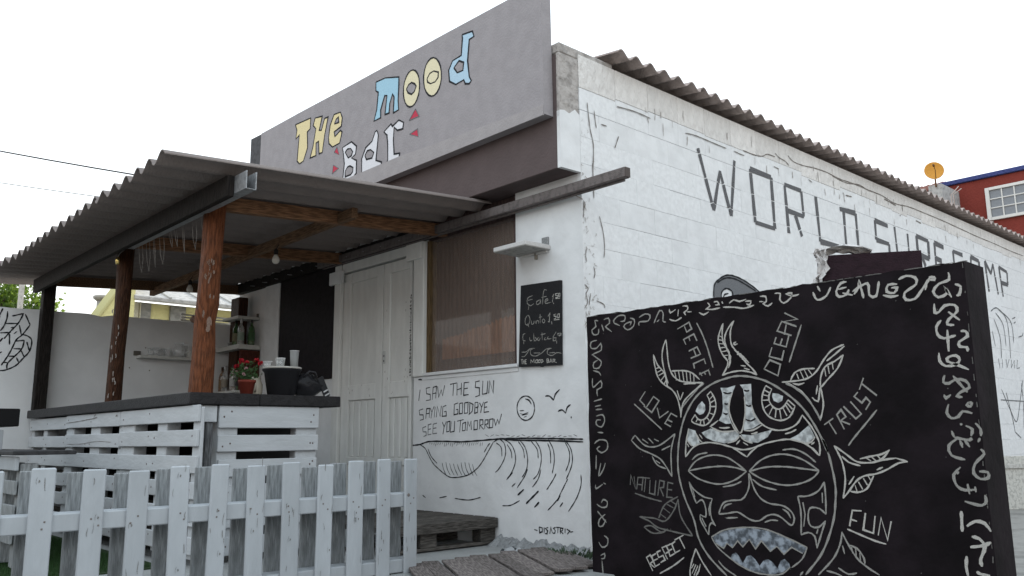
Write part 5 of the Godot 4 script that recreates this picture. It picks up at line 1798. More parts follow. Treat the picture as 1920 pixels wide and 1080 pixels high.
func draw_facade(t: Node3D) -> void:
	line(8,[-1891,1127,-1910,1036])
	line(8,[-1751,1141,-1807,1136,-1799,1090,-1750,1083,-1747,1038,-1808,1034])
	line(8,[-1722,1037,-1710,1139,-1663,1145,-1675,1047])
	line(8,[-1716,1086,-1669,1092])
	line(8,[-1649,1144,-1635,1054,-1599,1113,-1582,1064,-1556,1148])
	ink("painted_word", m_ink, t)
	line(8,[-1484,1152,-1394,1159])
	line(8,[-1439,1154,-1447,1058])
	line(8,[-1394,1159,-1396,1060])
	line(8,[-1337,1156,-1343,1062])
	line(8,[-1396,1104,-1340,1113])
	line(8,[-1243,1157,-1305,1155,-1311,1057,-1249,1060])
	line(8,[-1308,1107,-1258,1111])
	ink("painted_word", m_ink, t)
	line(8,[-1115,1160,-1164,1155,-1167,1112,-1116,1106,-1119,1048,-1167,1039])
	line(8,[-1076,1158,-1083,1055,-1029,1060,-1017,1155])
	line(11,[-1009,1059,-997,1154,-957,1060,-950,1155])
	ink("painted_word", m_ink, t)
	line(8,[-1846,967,-1902,956,-1894,919,-1845,917,-1841,880,-1889,873])
	line(8,[-1809,884,-1797,966,-1756,968,-1761,891])
	line(8,[-1806,925,-1759,929])
	line(8,[-1749,972,-1724,935,-1695,983])
	line(8,[-1724,935,-1737,886])
	line(8,[-1681,978,-1693,893])
	line(8,[-1666,893,-1651,981,-1613,899,-1598,984])
	line(8,[-1532,986,-1577,975,-1587,899,-1532,901,-1534,938,-1563,934])
	ink("painted_word", m_ink, t)
	line(8,[-1380,1000,-1429,990,-1433,907,-1383,914,-1383,949,-1408,948])
	line(8,[-1361,995,-1324,998,-1327,916,-1365,913,-1361,995])
	line(8,[-1299,997,-1255,1000,-1262,918,-1302,915,-1299,997])
	line(8,[-1243,999,-1194,982,-1206,928,-1249,902])
	line(8,[-1233,997,-1241,906])
	line(8,[-1170,996,-1176,912,-1140,919,-1140,953,-1170,954,-1134,961,-1136,995,-1170,996])
	line(8,[-1116,991,-1092,955,-1068,997])
	line(8,[-1092,955,-1104,914])
	line(8,[-1021,995,-1057,988,-1063,916,-1006,921])
	line(8,[-1059,954,-1027,957])
	ink("painted_word", m_ink, t)
	line(8,[-1802,822,-1850,810,-1842,778,-1801,777,-1798,749,-1835,739])
	line(8,[-1731,841,-1774,834,-1776,752,-1730,758])
	line(8,[-1775,796,-1736,801])
	line(8,[-1655,846,-1706,838,-1711,760,-1654,765])
	line(8,[-1708,803,-1663,808])
	ink("painted_word", m_ink_faint, t)
	line(8,[-1584,852,-1560,814,-1531,858])
	line(8,[-1560,814,-1575,755])
	line(8,[-1521,853,-1484,857,-1492,778,-1527,774,-1521,853])
	line(8,[-1469,856,-1479,771,-1430,777,-1424,859])
	ink("painted_word", m_ink, t)
	line(8,[-1392,856,-1311,867])
	line(8,[-1348,862,-1361,768])
	line(8,[-1323,838,-1286,845,-1292,783,-1327,780,-1323,838])
	line(8,[-1270,779,-1258,852,-1237,813,-1219,855,-1216,786])
	line(8,[-1182,854,-1140,857,-1144,789,-1185,786,-1182,854])
	line(8,[-1116,789,-1113,861,-1077,860,-1077,826,-1110,819,-1069,788])
	line(8,[-1057,792,-1051,859,-1016,859,-1019,829,-1051,824,-1011,795])
	line(8,[-999,862,-958,865,-964,801,-1003,798,-999,862])
	line(8,[-947,865,-930,816,-907,860,-892,826,-861,900])
	ink("painted_word", m_ink, t)
	curve(9,[-505,931,-514,893,-540,864,-577,848,-619,849,-656,867,-682,898,-691,937,-681,975,-654,1005,-616,1020,-575,1019,-538,1000,-513,969,-505,931])
	curve(10,[-603,1001,-561,989,-538,959])
	curve(6,[-663,916,-615,918])
	curve(6,[-660,898,-626,890,-573,903])
	curve(6,[-642,883,-573,892])
	curve(6,[-621,868,-589,876])
	ink("painted_sun", m_ink, t)
	curve(11,[-395,1011,-355,1012,-311,979])
	curve(11,[-311,979,-295,1020,-250,1053])
	ink("painted_bird", m_ink, t)
	curve(11,[-271,901,-230,911,-197,886])
	curve(11,[-197,886,-181,926,-147,944])
	curve(12,[-143,864,-145,850])
	ink("painted_bird", m_ink, t)
	curve(11,[-1921,1213,-1892,1213,-1857,1209])
	ink("paint_dash", m_ink, t)
	curve(12,[-1988,667,-1882,675,-1759,698,-1545,699,-1342,695,-1146,702,-936,713,-824,715])
	curve(12,[-936,713,-824,717,-608,718,-352,715,-206,712,-38,709])
	curve(12,[-824,708,-608,703,-352,700,-38,691])
	curve(8,[-1882,671,-1813,643,-1757,579,-1702,523,-1622,477,-1543,440,-1466,418,-1341,426,-1243,447,-1147,494,-1076,555,-1017,623,-959,690])
	curve(8,[-959,690,-891,712,-835,682,-819,624,-837,566,-893,499,-938,469])
	curve(8,[-1771,639,-1730,579,-1649,524])
	curve(8,[-1064,615,-1017,668,-994,682])
	curve(8,[-925,686,-869,653,-861,587])
	curve(8,[-835,711,-758,675,-716,610,-717,539,-761,466,-805,429])
	curve(8,[-802,675,-759,624,-751,574])
	curve(8,[-672,711,-609,654,-584,576,-596,498,-644,441])
	curve(8,[-682,696,-630,639,-618,576])
	curve(8,[-504,703,-454,640,-446,557,-478,473,-529,430])
	curve(8,[-545,696,-485,640,-476,577])
	curve(8,[-372,709,-324,640,-316,558,-338,476])
	curve(8,[-378,682,-354,627,-351,544])
	curve(8,[-216,709,-160,654,-141,588,-155,521,-204,440])
	curve(8,[-207,688,-170,628,-172,561,-207,493])
	curve(5,[-1745,691,-1753,675])
	curve(5,[-1716,691,-1726,673])
	curve(5,[-1688,691,-1695,667])
	curve(5,[-1660,691,-1674,658])
	curve(5,[-1632,691,-1645,671])
	curve(5,[-1604,691,-1615,671])
	curve(5,[-1577,691,-1583,674])
	curve(5,[-1549,691,-1557,655])
	curve(5,[-1522,691,-1536,658])
	curve(5,[-1495,691,-1508,672])
	curve(5,[-1468,691,-1475,662])
	curve(5,[-1441,691,-1454,656])
	curve(5,[-1414,691,-1428,674])
	curve(5,[-1388,691,-1399,661])
	curve(5,[-1362,691,-1371,673])
	curve(5,[-1335,691,-1345,674])
	curve(5,[-1309,691,-1323,657])
	curve(5,[-1283,691,-1293,670])
	curve(5,[-1258,690,-1271,664])
	curve(5,[-1232,690,-1245,658])
	curve(5,[-1206,690,-1216,667])
	curve(5,[-1181,690,-1192,667])
	curve(5,[-1156,690,-1162,670])
	curve(5,[-1131,690,-1144,676])
	curve(5,[-1106,690,-1111,662])
	curve(5,[-1081,690,-1088,665])
	curve(6,[-1583,530,-1564,481,-1524,425])
	curve(6,[-1534,537,-1515,481,-1475,435])
	curve(6,[-1485,527,-1466,483,-1427,435])
	curve(6,[-1436,526,-1418,484,-1379,434])
	curve(6,[-1388,523,-1371,488,-1332,440])
	curve(6,[-1341,539,-1324,479,-1285,435])
	curve(6,[-1294,540,-1277,487,-1239,441])
	curve(6,[-1248,535,-1231,492,-1193,437])
	curve(6,[-1202,526,-1185,479,-1148,438])
	curve(4,[-1052,749,-1010,733])
	curve(4,[-991,734,-950,748])
	curve(4,[-932,744,-891,739])
	curve(4,[-873,747,-833,742])
	curve(4,[-815,744,-775,736])
	curve(4,[-758,730,-719,738])
	curve(4,[-701,728,-663,737])
	curve(4,[-645,746,-607,735])
	curve(4,[-591,725,-553,731])
	curve(4,[-536,728,-499,742])
	curve(4,[-483,732,-446,733])
	curve(4,[-430,726,-393,744])
	curve(4,[-378,732,-342,732])
	curve(4,[-326,724,-291,729])
	curve(4,[-275,726,-240,738])
	curve(4,[-225,725,-190,728])
	curve(4,[-175,732,-141,730])
	curve(4,[-126,742,-92,729])
	ink("painted_wave", m_ink, t)
	curve(8,[-861,231,-769,239,-672,277])
	curve(8,[-388,223,-294,299,-257,349,-189,443])
	curve(8,[-190,227,-114,314,-68,405,-66,475])
	curve(8,[-813,418,-743,473])
	curve(8,[-756,371,-715,398])
	curve(8,[-699,365,-620,446,-586,499])
	curve(8,[-539,375,-478,435,-450,501])
	curve(8,[-395,362,-331,432,-299,476])
	curve(8,[-1419,259,-1251,254,-1106,280])
	curve(8,[-1615,254,-1520,270])
	curve(8,[-1842,265,-1798,246])
	curve(13,[-606,258,-535,309,-475,352])
	curve(13,[-520,237,-471,276])
	curve(13,[-269,254,-239,284])
	curve(13,[-694,313,-627,357])
	curve(13,[-294,291,-263,328])
	ink("painted_wave", m_ink, t)
	line(9,[-523,86,-491,81])
	line(9,[-474,107,-470,68,-443,77,-443,102,-474,107])
	line(9,[-424,107,-425,72])
	line(9,[-385,110,-412,101,-391,88,-397,66,-418,66])
	line(9,[-371,68,-360,111,-345,74])
	line(9,[-314,115,-334,106,-317,93,-322,76,-340,74])
	line(9,[-308,115,-273,117])
	line(9,[-290,116,-294,78])
	line(9,[-269,76,-268,114,-243,113,-248,98,-269,93,-241,78])
	line(9,[-223,114,-224,83])
	line(9,[-208,111,-179,100,-204,77])
	line(9,[-174,93,-148,99])
	ink("painted_signature", m_ink, t)

func draw_side_wall(t: Node3D) -> void:
	line(46,[1441,3089,1455,3051])
	line(46,[1458,3042,1530,2851])
	line(46,[1533,2842,1605,2651])
	line(46,[1608,2642,1629,2589])
	line(46,[1629,2589,1646,2642])
	line(46,[1649,2651,1712,2842])
	line(46,[1715,2851,1750,2957])
	line(46,[1750,2957,1788,2851])
	line(46,[1791,2842,1861,2651])
	line(46,[1864,2642,1886,2584])
	line(46,[1886,2584,1897,2642])
	line(46,[1899,2651,1935,2842])
	line(46,[1937,2851,1973,3042])
	line(46,[1975,3051,1985,3101])
	ink("painted_letter", m_ink_grey, t)
	line(52,[2235,3078,2584,3073])
	line(52,[2584,3073,2584,3051])
	line(52,[2584,3042,2588,2851])
	line(52,[2588,2842,2591,2651])
	line(52,[2591,2642,2593,2586])
	line(52,[2593,2586,2267,2591])
	line(52,[2267,2591,2263,2642])
	line(52,[2262,2651,2250,2842])
	line(52,[2249,2851,2237,3042])
	line(52,[2236,3051,2235,3078])
	ink("painted_letter", m_ink_grey, t)
	line(56,[2842,2584,2839,2642])
	line(56,[2838,2651,2829,2842])
	line(56,[2829,2851,2820,3042])
	line(56,[2820,3053,3129,3050])
	line(56,[3129,3042,3139,2851])
	line(56,[3140,2842,3143,2797])
	line(56,[3143,2797,2824,2803])
	line(56,[2985,2782,3051,2651])
	line(56,[3056,2642,3083,2591])
	ink("painted_letter", m_ink_grey, t)
	line(58,[3407,3046,3420,2851])
	line(58,[3421,2842,3434,2651])
	line(58,[3434,2642,3438,2595])
	line(58,[3438,2595,3820,2600])
	ink("painted_letter", m_ink_grey, t)
	line(58,[3900,3010,4250,3024])
	line(58,[4250,3024,4252,2851])
	line(58,[4253,2842,4256,2651])
	line(58,[4256,2642,4257,2616])
	line(58,[4257,2616,3918,2614])
	line(58,[3982,3004,3982,2851])
	line(58,[3982,2842,3982,2651])
	ink("painted_letter", m_ink_grey, t)
	line(60,[5019,3014,4703,3025])
	line(60,[4703,3025,4699,2851])
	line(60,[4698,2842,4698,2808])
	line(60,[4698,2808,5016,2807])
	line(60,[5016,2807,5005,2651])
	line(60,[5005,2642,5003,2612])
	line(60,[5003,2612,4707,2629])
	ink("painted_letter", m_ink_grey, t)
	line(50,[5195,3036,5206,2851])
	line(50,[5207,2842,5218,2651])
	line(50,[5220,2633,5532,2623])
	line(50,[5532,2623,5532,2642])
	line(50,[5532,2651,5533,2842])
	line(50,[5533,2851,5535,3008])
	ink("painted_letter", m_ink_grey, t)
	line(66,[5789,2651,5786,2842])
	line(66,[5786,2851,5783,3021])
	line(66,[5783,3021,6121,3010])
	line(66,[6121,3010,6106,2851])
	line(66,[6105,2842,6100,2788])
	line(66,[6100,2788,5786,2807])
	line(66,[5905,2779,5976,2681])
	ink("painted_letter", m_ink_grey, t)
	line(66,[6292,2668,6300,2842])
	line(66,[6300,2851,6308,3016])
	line(66,[6308,3016,6586,3002])
	line(66,[6307,2826,6485,2814])
	ink("painted_letter", m_ink_grey, t)
	line(70,[7198,2989,6882,2996])
	line(70,[6882,2996,6883,2851])
	line(70,[6883,2842,6884,2725])
	line(70,[6884,2725,7177,2724])
	ink("painted_letter", m_ink_grey, t)
	line(70,[7433,2736,7452,2842])
	line(70,[7454,2851,7483,3009])
	line(70,[7483,3009,7766,2988])
	line(70,[7766,2988,7755,2851])
	line(70,[7755,2842,7747,2735])
	line(70,[7462,2878,7758,2866])
	ink("painted_letter", m_ink_grey, t)
	line(60,[8035,2607,8031,2642])
	line(60,[8030,2651,8010,2842])
	line(60,[8009,2851,7992,3019])
	line(60,[7992,3019,8181,2870])
	line(60,[8181,2870,8300,3019])
	line(60,[8300,3019,8333,2851])
	line(60,[8335,2842,8374,2651])
	line(60,[8376,2642,8384,2605])
	ink("painted_letter", m_ink_grey, t)
	line(64,[8573,2594,8567,2642])
	line(64,[8566,2651,8545,2842])
	line(64,[8544,2851,8527,3008])
	line(64,[8527,3008,8843,2974])
	line(64,[8843,2974,8823,2851])
	line(64,[8822,2842,8814,2789])
	line(64,[8814,2789,8546,2790])
	ink("painted_letter", m_ink_grey, t)
	fill([1567,1832,1576,1939,1638,1994,1759,2048,1896,2055,2068,2026,2260,1963,1828,1881,1831,1920,1749,1935,1678,1894,1671,1843])
	ink("painted_barrel_wave", m_ink_wash, t)
	curve(14,[1558,1824,1576,1939,1638,1994,1759,2048,1896,2055,2068,2026,2260,1963,2401,1891])
	curve(14,[1620,1968,1740,2021,1877,2033,2030,2007,2205,1962])
	curve(14,[1670,1835,1678,1894,1749,1935,1831,1920,1844,1873])
	curve(14,[1699,1848,1718,1879,1778,1895])
	ink("painted_barrel_wave", m_ink, t)
	curve(16,[8015,2339,8266,2405,8587,2287,8628,2035,8592,1737])
	curve(16,[8186,2335,8435,2189,8462,1896])
	curve(16,[8100,2244,8260,2007,8227,1716])
	curve(16,[8320,2389,8763,2259,8789,1961])
	curve(16,[8842,2309,8979,2343])
	curve(16,[8884,2248,8970,2277])
	curve(16,[9013,2063,9192,2098,9235,2145])
	curve(16,[8097,1303,8360,1026,8555,886,8809,1200,8999,1460])
	curve(16,[8261,1268,8393,946,8446,744])
	curve(16,[8920,1414,8907,1119,8817,785])
	curve(16,[8446,744,8663,662])
	curve(16,[7990,2069,8043,1869])
	line(14,[8109,1709,8126,1580])
	line(14,[8248,1709,8235,1593])
	line(14,[8405,1718,8403,1601,8527,1724])
	line(14,[8611,1721,8575,1610,8734,1719,8709,1608])
	line(14,[8864,1735,8798,1612,8929,1627])
	line(14,[8030,1161,8947,1162])
	ink("painted_figures", m_ink_faint, t)
	curve(8,[77,3118,102,2927,134,2800,121,2588,125,2412])
	curve(8,[10,2369,29,2343,12,2304])
	curve(8,[150,3076,162,2988,173,2945])
	curve(8,[371,2840,421,2945])
	curve(8,[223,2988,288,2990])
	curve(8,[409,3177,619,3193,813,3187])
	curve(8,[-71,2389,10,2376])
	curve(7,[13,2362,16,2309,9,2243])
	curve(7,[29,2021,24,1967,29,1926])
	curve(7,[5,1765,42,1738,18,1704,31,1643,-1,1598])
	curve(7,[102,1904,116,1863,102,1819])
	curve(7,[124,1663,201,1644,208,1619])
	curve(7,[179,2283,215,2168,226,2061,215,1983])
	curve(7,[64,1709,46,1624])
	curve(7,[118,2669,125,2526,124,2405])
	curve(8,[1984,3189,2084,3183,2146,3185])
	curve(8,[2130,3229,2319,3230,2450,3247,2542,3287,2677,3293])
	curve(8,[2682,3331,2747,3302,2861,3289,2928,3259])
	curve(8,[2917,3359,3007,3322,3177,3320,3406,3343])
	curve(8,[2643,3191,2733,3185])
	curve(8,[3285,3199,3358,3181])
	curve(8,[3406,3343,3669,3353,3939,3340,4224,3350,4581,3350,4894,3352])
	curve(8,[1270,3179,1413,3192,1634,3189,1864,3185])
	curve(9,[3791,3339,4078,3326,4385,3364,4591,3346,4917,3351,5252,3319,5656,3349,6079,3352,6617,3352,7143,3343,7810,3330,8480,3329,9078,3320,9655,3325])
	curve(12,[3993,3205,4015,3185])
	curve(12,[4054,3185,4188,3194])
	curve(12,[5814,3214,5959,3203])
	curve(12,[4986,3321,5286,3299])
	curve(12,[5364,3199,5391,3195])
	curve(12,[5454,3347,5456,3259])
	ink("wall_crack", m_crack, t)

func draw_garden_wall(t: Node3D) -> void:
	curve(13,[-2373,1993,-2372,1924,-2391,1844,-2420,1793])
	curve(13,[-2331,1947,-2234,1981])
	curve(13,[-2230,1986,-2269,1884,-2327,1801,-2380,1719])
	curve(13,[-2216,1978,-2164,1873])
	curve(13,[-2164,1873,-2225,1769,-2273,1717,-2311,1607,-2346,1527,-2383,1458])
	curve(13,[-2384,1869,-2269,1879])
	curve(13,[-2418,1774,-2326,1786])
	curve(13,[-2259,1865,-2234,1769])
	curve(13,[-2337,1770,-2328,1664])
	curve(13,[-2221,1770,-2181,1763,-2138,1721,-2147,1617,-2201,1535,-2256,1464,-2337,1417,-2412,1404])
	curve(13,[-2276,1702,-2203,1717])
	curve(13,[-2203,1717,-2218,1632,-2272,1556,-2330,1480,-2329,1422])
	curve(13,[-2291,1627,-2222,1630])
	curve(13,[-2336,1552,-2268,1553])
	curve(13,[-2373,1489,-2333,1489])
	curve(13,[-2448,1917,-2414,2018])
	curve(13,[-2299,1773,-2275,1800])
	curve(13,[-2330,1830,-2309,1841])
	curve(13,[-2258,1542,-2232,1490])
	curve(13,[-2221,1612,-2189,1546])
	curve(13,[-2180,1703,-2151,1617])
	curve(13,[-2478,1876,-2432,1938])
	curve(13,[-2441,1647,-2389,1728])
	curve(13,[-2449,1550,-2386,1592])
	ink("painted_feather", m_ink, t)

func draw_menu(t: Node3D) -> void:
	curve(6,[-485,1746,-536,1735,-543,1696,-505,1674,-474,1687])
	curve(6,[-536,1717,-486,1720])
	curve(6,[-524,1676,-534,1646])
	curve(6,[-405,1705,-443,1697,-441,1674,-412,1680,-403,1705,-400,1674])
	curve(6,[-337,1766,-361,1773,-374,1744,-382,1667])
	curve(6,[-393,1721,-338,1722])
	curve(6,[-357,1686,-327,1693,-332,1704,-354,1697,-351,1672,-299,1674])
	ink("chalk_word", m_chalk_dim, t)
	line(6,[-282,1711,-266,1730,-283,1671])
	line(6,[-273,1667,-268,1658])
	line(6,[-224,1729,-250,1728,-248,1715,-225,1712,-231,1698,-251,1701])
	line(6,[-219,1728,-205,1726,-205,1705,-219,1707,-219,1728])
	line(6,[-251,1694,-204,1692])
	ink("chalk_price", m_chalk, t)
	curve(6,[-538,1607,-564,1584,-564,1544,-533,1536,-514,1569,-526,1601,-538,1607])
	curve(6,[-543,1546,-527,1518])
	curve(6,[-501,1564,-498,1537,-477,1539,-472,1561])
	curve(6,[-460,1559,-458,1536])
	curve(6,[-448,1532,-445,1555,-427,1553,-424,1532])
	curve(6,[-408,1601,-409,1534])
	curve(6,[-423,1577,-390,1580])
	curve(6,[-378,1563,-390,1547,-375,1533,-360,1548,-378,1563])
	ink("chalk_word", m_chalk_dim, t)
	line(6,[-329,1575,-308,1598,-318,1535,-330,1537])
	line(6,[-294,1537,-291,1515])
	line(6,[-249,1583,-269,1581,-267,1570,-246,1566,-252,1551,-270,1551])
	line(6,[-234,1581,-214,1581,-217,1554,-235,1554,-234,1581])
	line(6,[-270,1543,-215,1541])
	ink("chalk_price", m_chalk, t)
	curve(6,[-566,1474,-591,1468,-592,1428,-566,1422])
	curve(6,[-586,1419,-583,1397])
	curve(6,[-522,1444,-516,1417,-495,1420])
	curve(6,[-478,1470,-473,1413,-448,1420,-466,1439])
	curve(6,[-423,1435,-442,1423,-424,1409,-411,1429])
	curve(6,[-392,1466,-390,1410])
	curve(6,[-405,1450,-356,1454])
	curve(6,[-357,1428,-369,1412,-345,1410])
	curve(6,[-327,1430,-339,1418,-321,1412,-297,1414])
	ink("chalk_word", m_chalk_dim, t)
	line(6,[-249,1456,-279,1425,-280,1396,-256,1394,-250,1414,-273,1416])
	line(6,[-245,1393,-245,1372])
	line(6,[-214,1444,-234,1442,-232,1431,-215,1429,-221,1420])
	line(6,[-208,1444,-199,1439,-203,1425,-211,1427,-208,1444])
	ink("chalk_price", m_chalk_dim, t)
	curve(6,[-610,1342,-562,1339,-524,1357,-468,1359,-511,1352,-512,1317,-463,1301,-401,1317,-352,1343,-299,1343,-335,1337,-341,1308,-294,1292,-247,1309,-201,1300])
	curve(6,[-481,1325,-413,1320])
	curve(6,[-323,1313,-264,1311])
	curve(6,[-610,1308,-575,1309,-524,1353])
	ink("chalk_waves", m_chalk_dim, t)
	line(6,[-616,1286,-598,1287])
	line(6,[-607,1286,-603,1253])
	line(6,[-593,1285,-591,1252])
	line(6,[-578,1283,-578,1251])
	line(6,[-592,1269,-578,1269])
	line(6,[-556,1284,-570,1283,-569,1253,-555,1252])
	line(6,[-569,1268,-559,1268])
	line(6,[-513,1253,-510,1278,-494,1260,-478,1280,-476,1252])
	line(6,[-461,1272,-441,1273,-441,1252,-461,1252,-461,1272])
	line(6,[-433,1270,-414,1271,-415,1252,-433,1252,-433,1270])
	line(6,[-405,1272,-403,1248,-384,1257,-390,1269,-405,1272])
	line(6,[-348,1271,-345,1244,-325,1248,-327,1257,-345,1257,-328,1263,-333,1271,-348,1271])
	line(6,[-317,1243,-306,1269,-295,1243])
	line(6,[-313,1253,-297,1254])
	line(6,[-286,1241,-285,1266,-265,1263,-269,1252,-286,1251,-248,1238])
	ink("chalk_word", m_chalk, t)

func draw_sign(t: Node3D) -> void:
	fill([-3697,3925,-3380,3905,-3385,3793,-3441,3775,-3423,3604,-3501,3483,-3581,3475,-3630,3516,-3604,3788,-3675,3765,-3658,3854])
	ink("painted_letter", m_yellow, t)
	line(14,[-3697,3925,-3380,3905,-3385,3793,-3441,3775,-3423,3604,-3501,3483,-3581,3475,-3630,3516,-3604,3788,-3675,3765,-3658,3854,-3697,3925])
	ink("letter_outline", m_ink, t)
	fill([-3290,3878,-3150,3856,-3203,3724,-3156,3711,-3102,3818,-3036,3814,-3092,3644,-3127,3476,-3188,3479,-3205,3611,-3257,3608,-3249,3476,-3364,3481,-3317,3575,-3267,3759,-3323,3808])
	ink("painted_letter", m_yellow, t)
	line(14,[-3290,3878,-3150,3856,-3203,3724,-3156,3711,-3102,3818,-3036,3814,-3092,3644,-3127,3476,-3188,3479,-3205,3611,-3257,3608,-3249,3476,-3364,3481,-3317,3575,-3267,3759,-3323,3808,-3290,3878])
	ink("letter_outline", m_ink, t)
	fill([-3014,3590,-2992,3712,-2924,3805,-2807,3794,-2770,3727,-2785,3645,-2914,3626,-2896,3573,-2798,3609,-2768,3585,-2806,3485,-2935,3481,-3002,3531])
	ink("painted_letter", m_yellow, t)
	line(14,[-3014,3590,-2992,3712,-2924,3805,-2807,3794,-2770,3727,-2785,3645,-2914,3626,-2896,3573,-2798,3609,-2768,3585,-2806,3485,-2935,3481,-3002,3531,-3014,3590])
	line(14,[-2912,3705,-2885,3745,-2840,3756,-2831,3698,-2912,3705])
	ink("letter_outline", m_ink, t)
	fill([-2912,3705,-2885,3745,-2840,3756,-2831,3698])
	ink("letter_hole", m_sign, t)
	fill([-2203,3897,-2051,3887,-1843,3826,-1841,3755,-1849,3612,-1839,3523,-1918,3518,-1910,3661,-1935,3698,-1977,3623,-1984,3537,-2048,3542,-2021,3711,-2058,3723,-2117,3607,-2115,3532,-2223,3532,-2181,3627,-2161,3785,-2200,3813])
	ink("painted_letter", m_blue, t)
	line(14,[-2203,3897,-2051,3887,-1843,3826,-1841,3755,-1849,3612,-1839,3523,-1918,3518,-1910,3661,-1935,3698,-1977,3623,-1984,3537,-2048,3542,-2021,3711,-2058,3723,-2117,3607,-2115,3532,-2223,3532,-2181,3627,-2161,3785,-2200,3813,-2203,3897])
	ink("letter_outline", m_ink, t)
	fill([-1538,3613,-1550,3567,-1574,3529,-1603,3503,-1639,3493,-1676,3498,-1711,3519,-1739,3554,-1759,3599,-1770,3649,-1769,3703,-1756,3750,-1731,3788,-1701,3814,-1664,3824,-1628,3817,-1593,3795,-1565,3760,-1546,3715,-1537,3665])
	ink("painted_letter", m_cream, t)
	line(14,[-1538,3613,-1550,3567,-1574,3529,-1603,3503,-1639,3493,-1676,3498,-1711,3519,-1739,3554,-1759,3599,-1770,3649,-1769,3703,-1756,3750,-1731,3788,-1701,3814,-1664,3824,-1628,3817,-1593,3795,-1565,3760,-1546,3715,-1537,3665,-1538,3613])
	line(14,[-1726,3674,-1694,3707,-1653,3711,-1607,3685,-1584,3656,-1610,3615,-1651,3604,-1702,3635,-1726,3674])
	ink("letter_outline", m_ink, t)
	fill([-1726,3674,-1694,3707,-1653,3711,-1607,3685,-1584,3656,-1610,3615,-1651,3604,-1702,3635])
	ink("letter_hole", m_sign, t)
	fill([-1237,3618,-1247,3569,-1268,3531,-1297,3505,-1333,3493,-1370,3498,-1407,3519,-1440,3555,-1465,3602,-1477,3655,-1480,3708,-1469,3758,-1448,3797,-1418,3823,-1381,3834,-1344,3828,-1307,3805,-1275,3768,-1251,3721,-1240,3670])
	ink("painted_letter", m_cream, t)
	line(14,[-1237,3618,-1247,3569,-1268,3531,-1297,3505,-1333,3493,-1370,3498,-1407,3519,-1440,3555,-1465,3602,-1477,3655,-1480,3708,-1469,3758,-1448,3797,-1418,3823,-1381,3834,-1344,3828,-1307,3805,-1275,3768,-1251,3721,-1240,3670,-1237,3618])
	line(14,[-1433,3670,-1396,3706,-1342,3709,-1278,3677,-1282,3633,-1320,3608,-1384,3612,-1424,3639,-1433,3670])
	ink("letter_outline", m_ink, t)
	fill([-1433,3670,-1396,3706,-1342,3709,-1278,3677,-1282,3633,-1320,3608,-1384,3612,-1424,3639])
	ink("letter_hole", m_sign, t)
	fill([-971,3890,-843,3872,-824,3821,-882,3816,-902,3644,-882,3505,-857,3464,-882,3446,-931,3462,-950,3501,-1050,3495,-1131,3548,-1142,3647,-1091,3711,-981,3718,-967,3855])
	ink("painted_letter", m_pale_blue, t)
	line(14,[-971,3890,-843,3872,-824,3821,-882,3816,-902,3644,-882,3505,-857,3464,-882,3446,-931,3462,-950,3501,-1050,3495,-1131,3548,-1142,3647,-1091,3711,-981,3718,-967,3855,-971,3890])
	line(14,[-1075,3644,-1010,3682,-951,3648,-960,3584,-1030,3588,-1075,3644])
	ink("letter_outline", m_ink, t)
	fill([-1075,3644,-1010,3682,-951,3648,-960,3584,-1030,3588])
	ink("letter_hole", m_sign, t)
	fill([-2754,3425,-2594,3440,-2505,3373,-2520,3301,-2587,3280,-2499,3235,-2499,3114,-2577,3073,-2730,3109,-2710,3258,-2735,3373])
	ink("painted_letter", m_white_sign, t)
	line(14,[-2754,3425,-2594,3440,-2505,3373,-2520,3301,-2587,3280,-2499,3235,-2499,3114,-2577,3073,-2730,3109,-2710,3258,-2735,3373,-2754,3425])
	line(14,[-2701,3364,-2661,3387,-2605,3377,-2568,3336,-2588,3304,-2642,3295,-2701,3364])
	line(14,[-2692,3177,-2652,3210,-2611,3210,-2555,3181,-2559,3141,-2593,3122,-2689,3123,-2692,3177])
	ink("letter_outline", m_ink, t)
	fill([-2701,3364,-2661,3387,-2605,3377,-2568,3336,-2588,3304,-2642,3295])
	fill([-2692,3177,-2652,3210,-2611,3210,-2555,3181,-2559,3141,-2593,3122,-2689,3123])
	ink("letter_hole", m_sign, t)
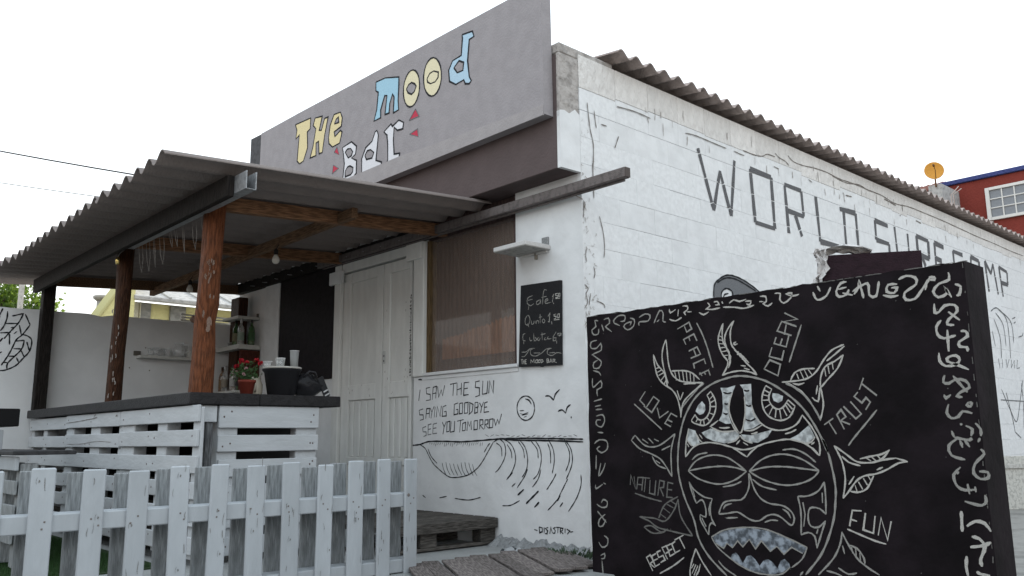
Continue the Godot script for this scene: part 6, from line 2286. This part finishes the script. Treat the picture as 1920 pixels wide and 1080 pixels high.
	fill([-2169,3430,-2147,3379,-2177,3153,-2088,3115,-2092,3080,-2199,3070,-2236,3050,-2338,3049,-2405,3092,-2411,3227,-2349,3316,-2247,3348,-2199,3424])
	ink("painted_letter", m_white_sign, t)
	line(14,[-2169,3430,-2147,3379,-2177,3153,-2088,3115,-2092,3080,-2199,3070,-2236,3050,-2338,3049,-2405,3092,-2411,3227,-2349,3316,-2247,3348,-2199,3424,-2169,3430])
	line(14,[-2359,3244,-2321,3279,-2270,3277,-2212,3235,-2241,3191,-2331,3200,-2359,3244])
	ink("letter_outline", m_ink, t)
	fill([-2359,3244,-2321,3279,-2270,3277,-2212,3235,-2241,3191,-2331,3200])
	ink("letter_hole", m_sign, t)
	fill([-2060,3384,-1951,3426,-1927,3397,-1832,3427,-1761,3385,-1771,3331,-1853,3340,-1902,3383,-1911,3270,-1895,3137,-1812,3123,-1823,3076,-1941,3064,-2024,3027,-2050,3062,-1990,3105,-1995,3250,-2010,3341])
	ink("painted_letter", m_white_sign, t)
	line(14,[-2060,3384,-1951,3426,-1927,3397,-1832,3427,-1761,3385,-1771,3331,-1853,3340,-1902,3383,-1911,3270,-1895,3137,-1812,3123,-1823,3076,-1941,3064,-2024,3027,-2050,3062,-1990,3105,-1995,3250,-2010,3341,-2060,3384])
	ink("letter_outline", m_ink, t)
	fill([-1680,3378,-1591,3454,-1538,3375])
	ink("painted_triangle", m_red, t)
	line(10,[-1680,3378,-1591,3454,-1538,3375,-1680,3378])
	ink("triangle_outline", m_ink_faint, t)
	fill([-1670,3253,-1558,3270,-1548,3198])
	ink("painted_triangle", m_red, t)
	line(10,[-1670,3253,-1558,3270,-1548,3198,-1670,3253])
	ink("triangle_outline", m_ink_faint, t)
	fill([-2902,3417,-2853,3459,-2808,3369])
	ink("painted_triangle", m_red, t)
	line(10,[-2902,3417,-2853,3459,-2808,3369,-2902,3417])
	ink("triangle_outline", m_ink_faint, t)
	fill([-2926,3211,-2910,3293,-2813,3237])
	ink("painted_triangle", m_red, t)
	line(10,[-2926,3211,-2910,3293,-2813,3237,-2926,3211])
	ink("triangle_outline", m_ink_faint, t)
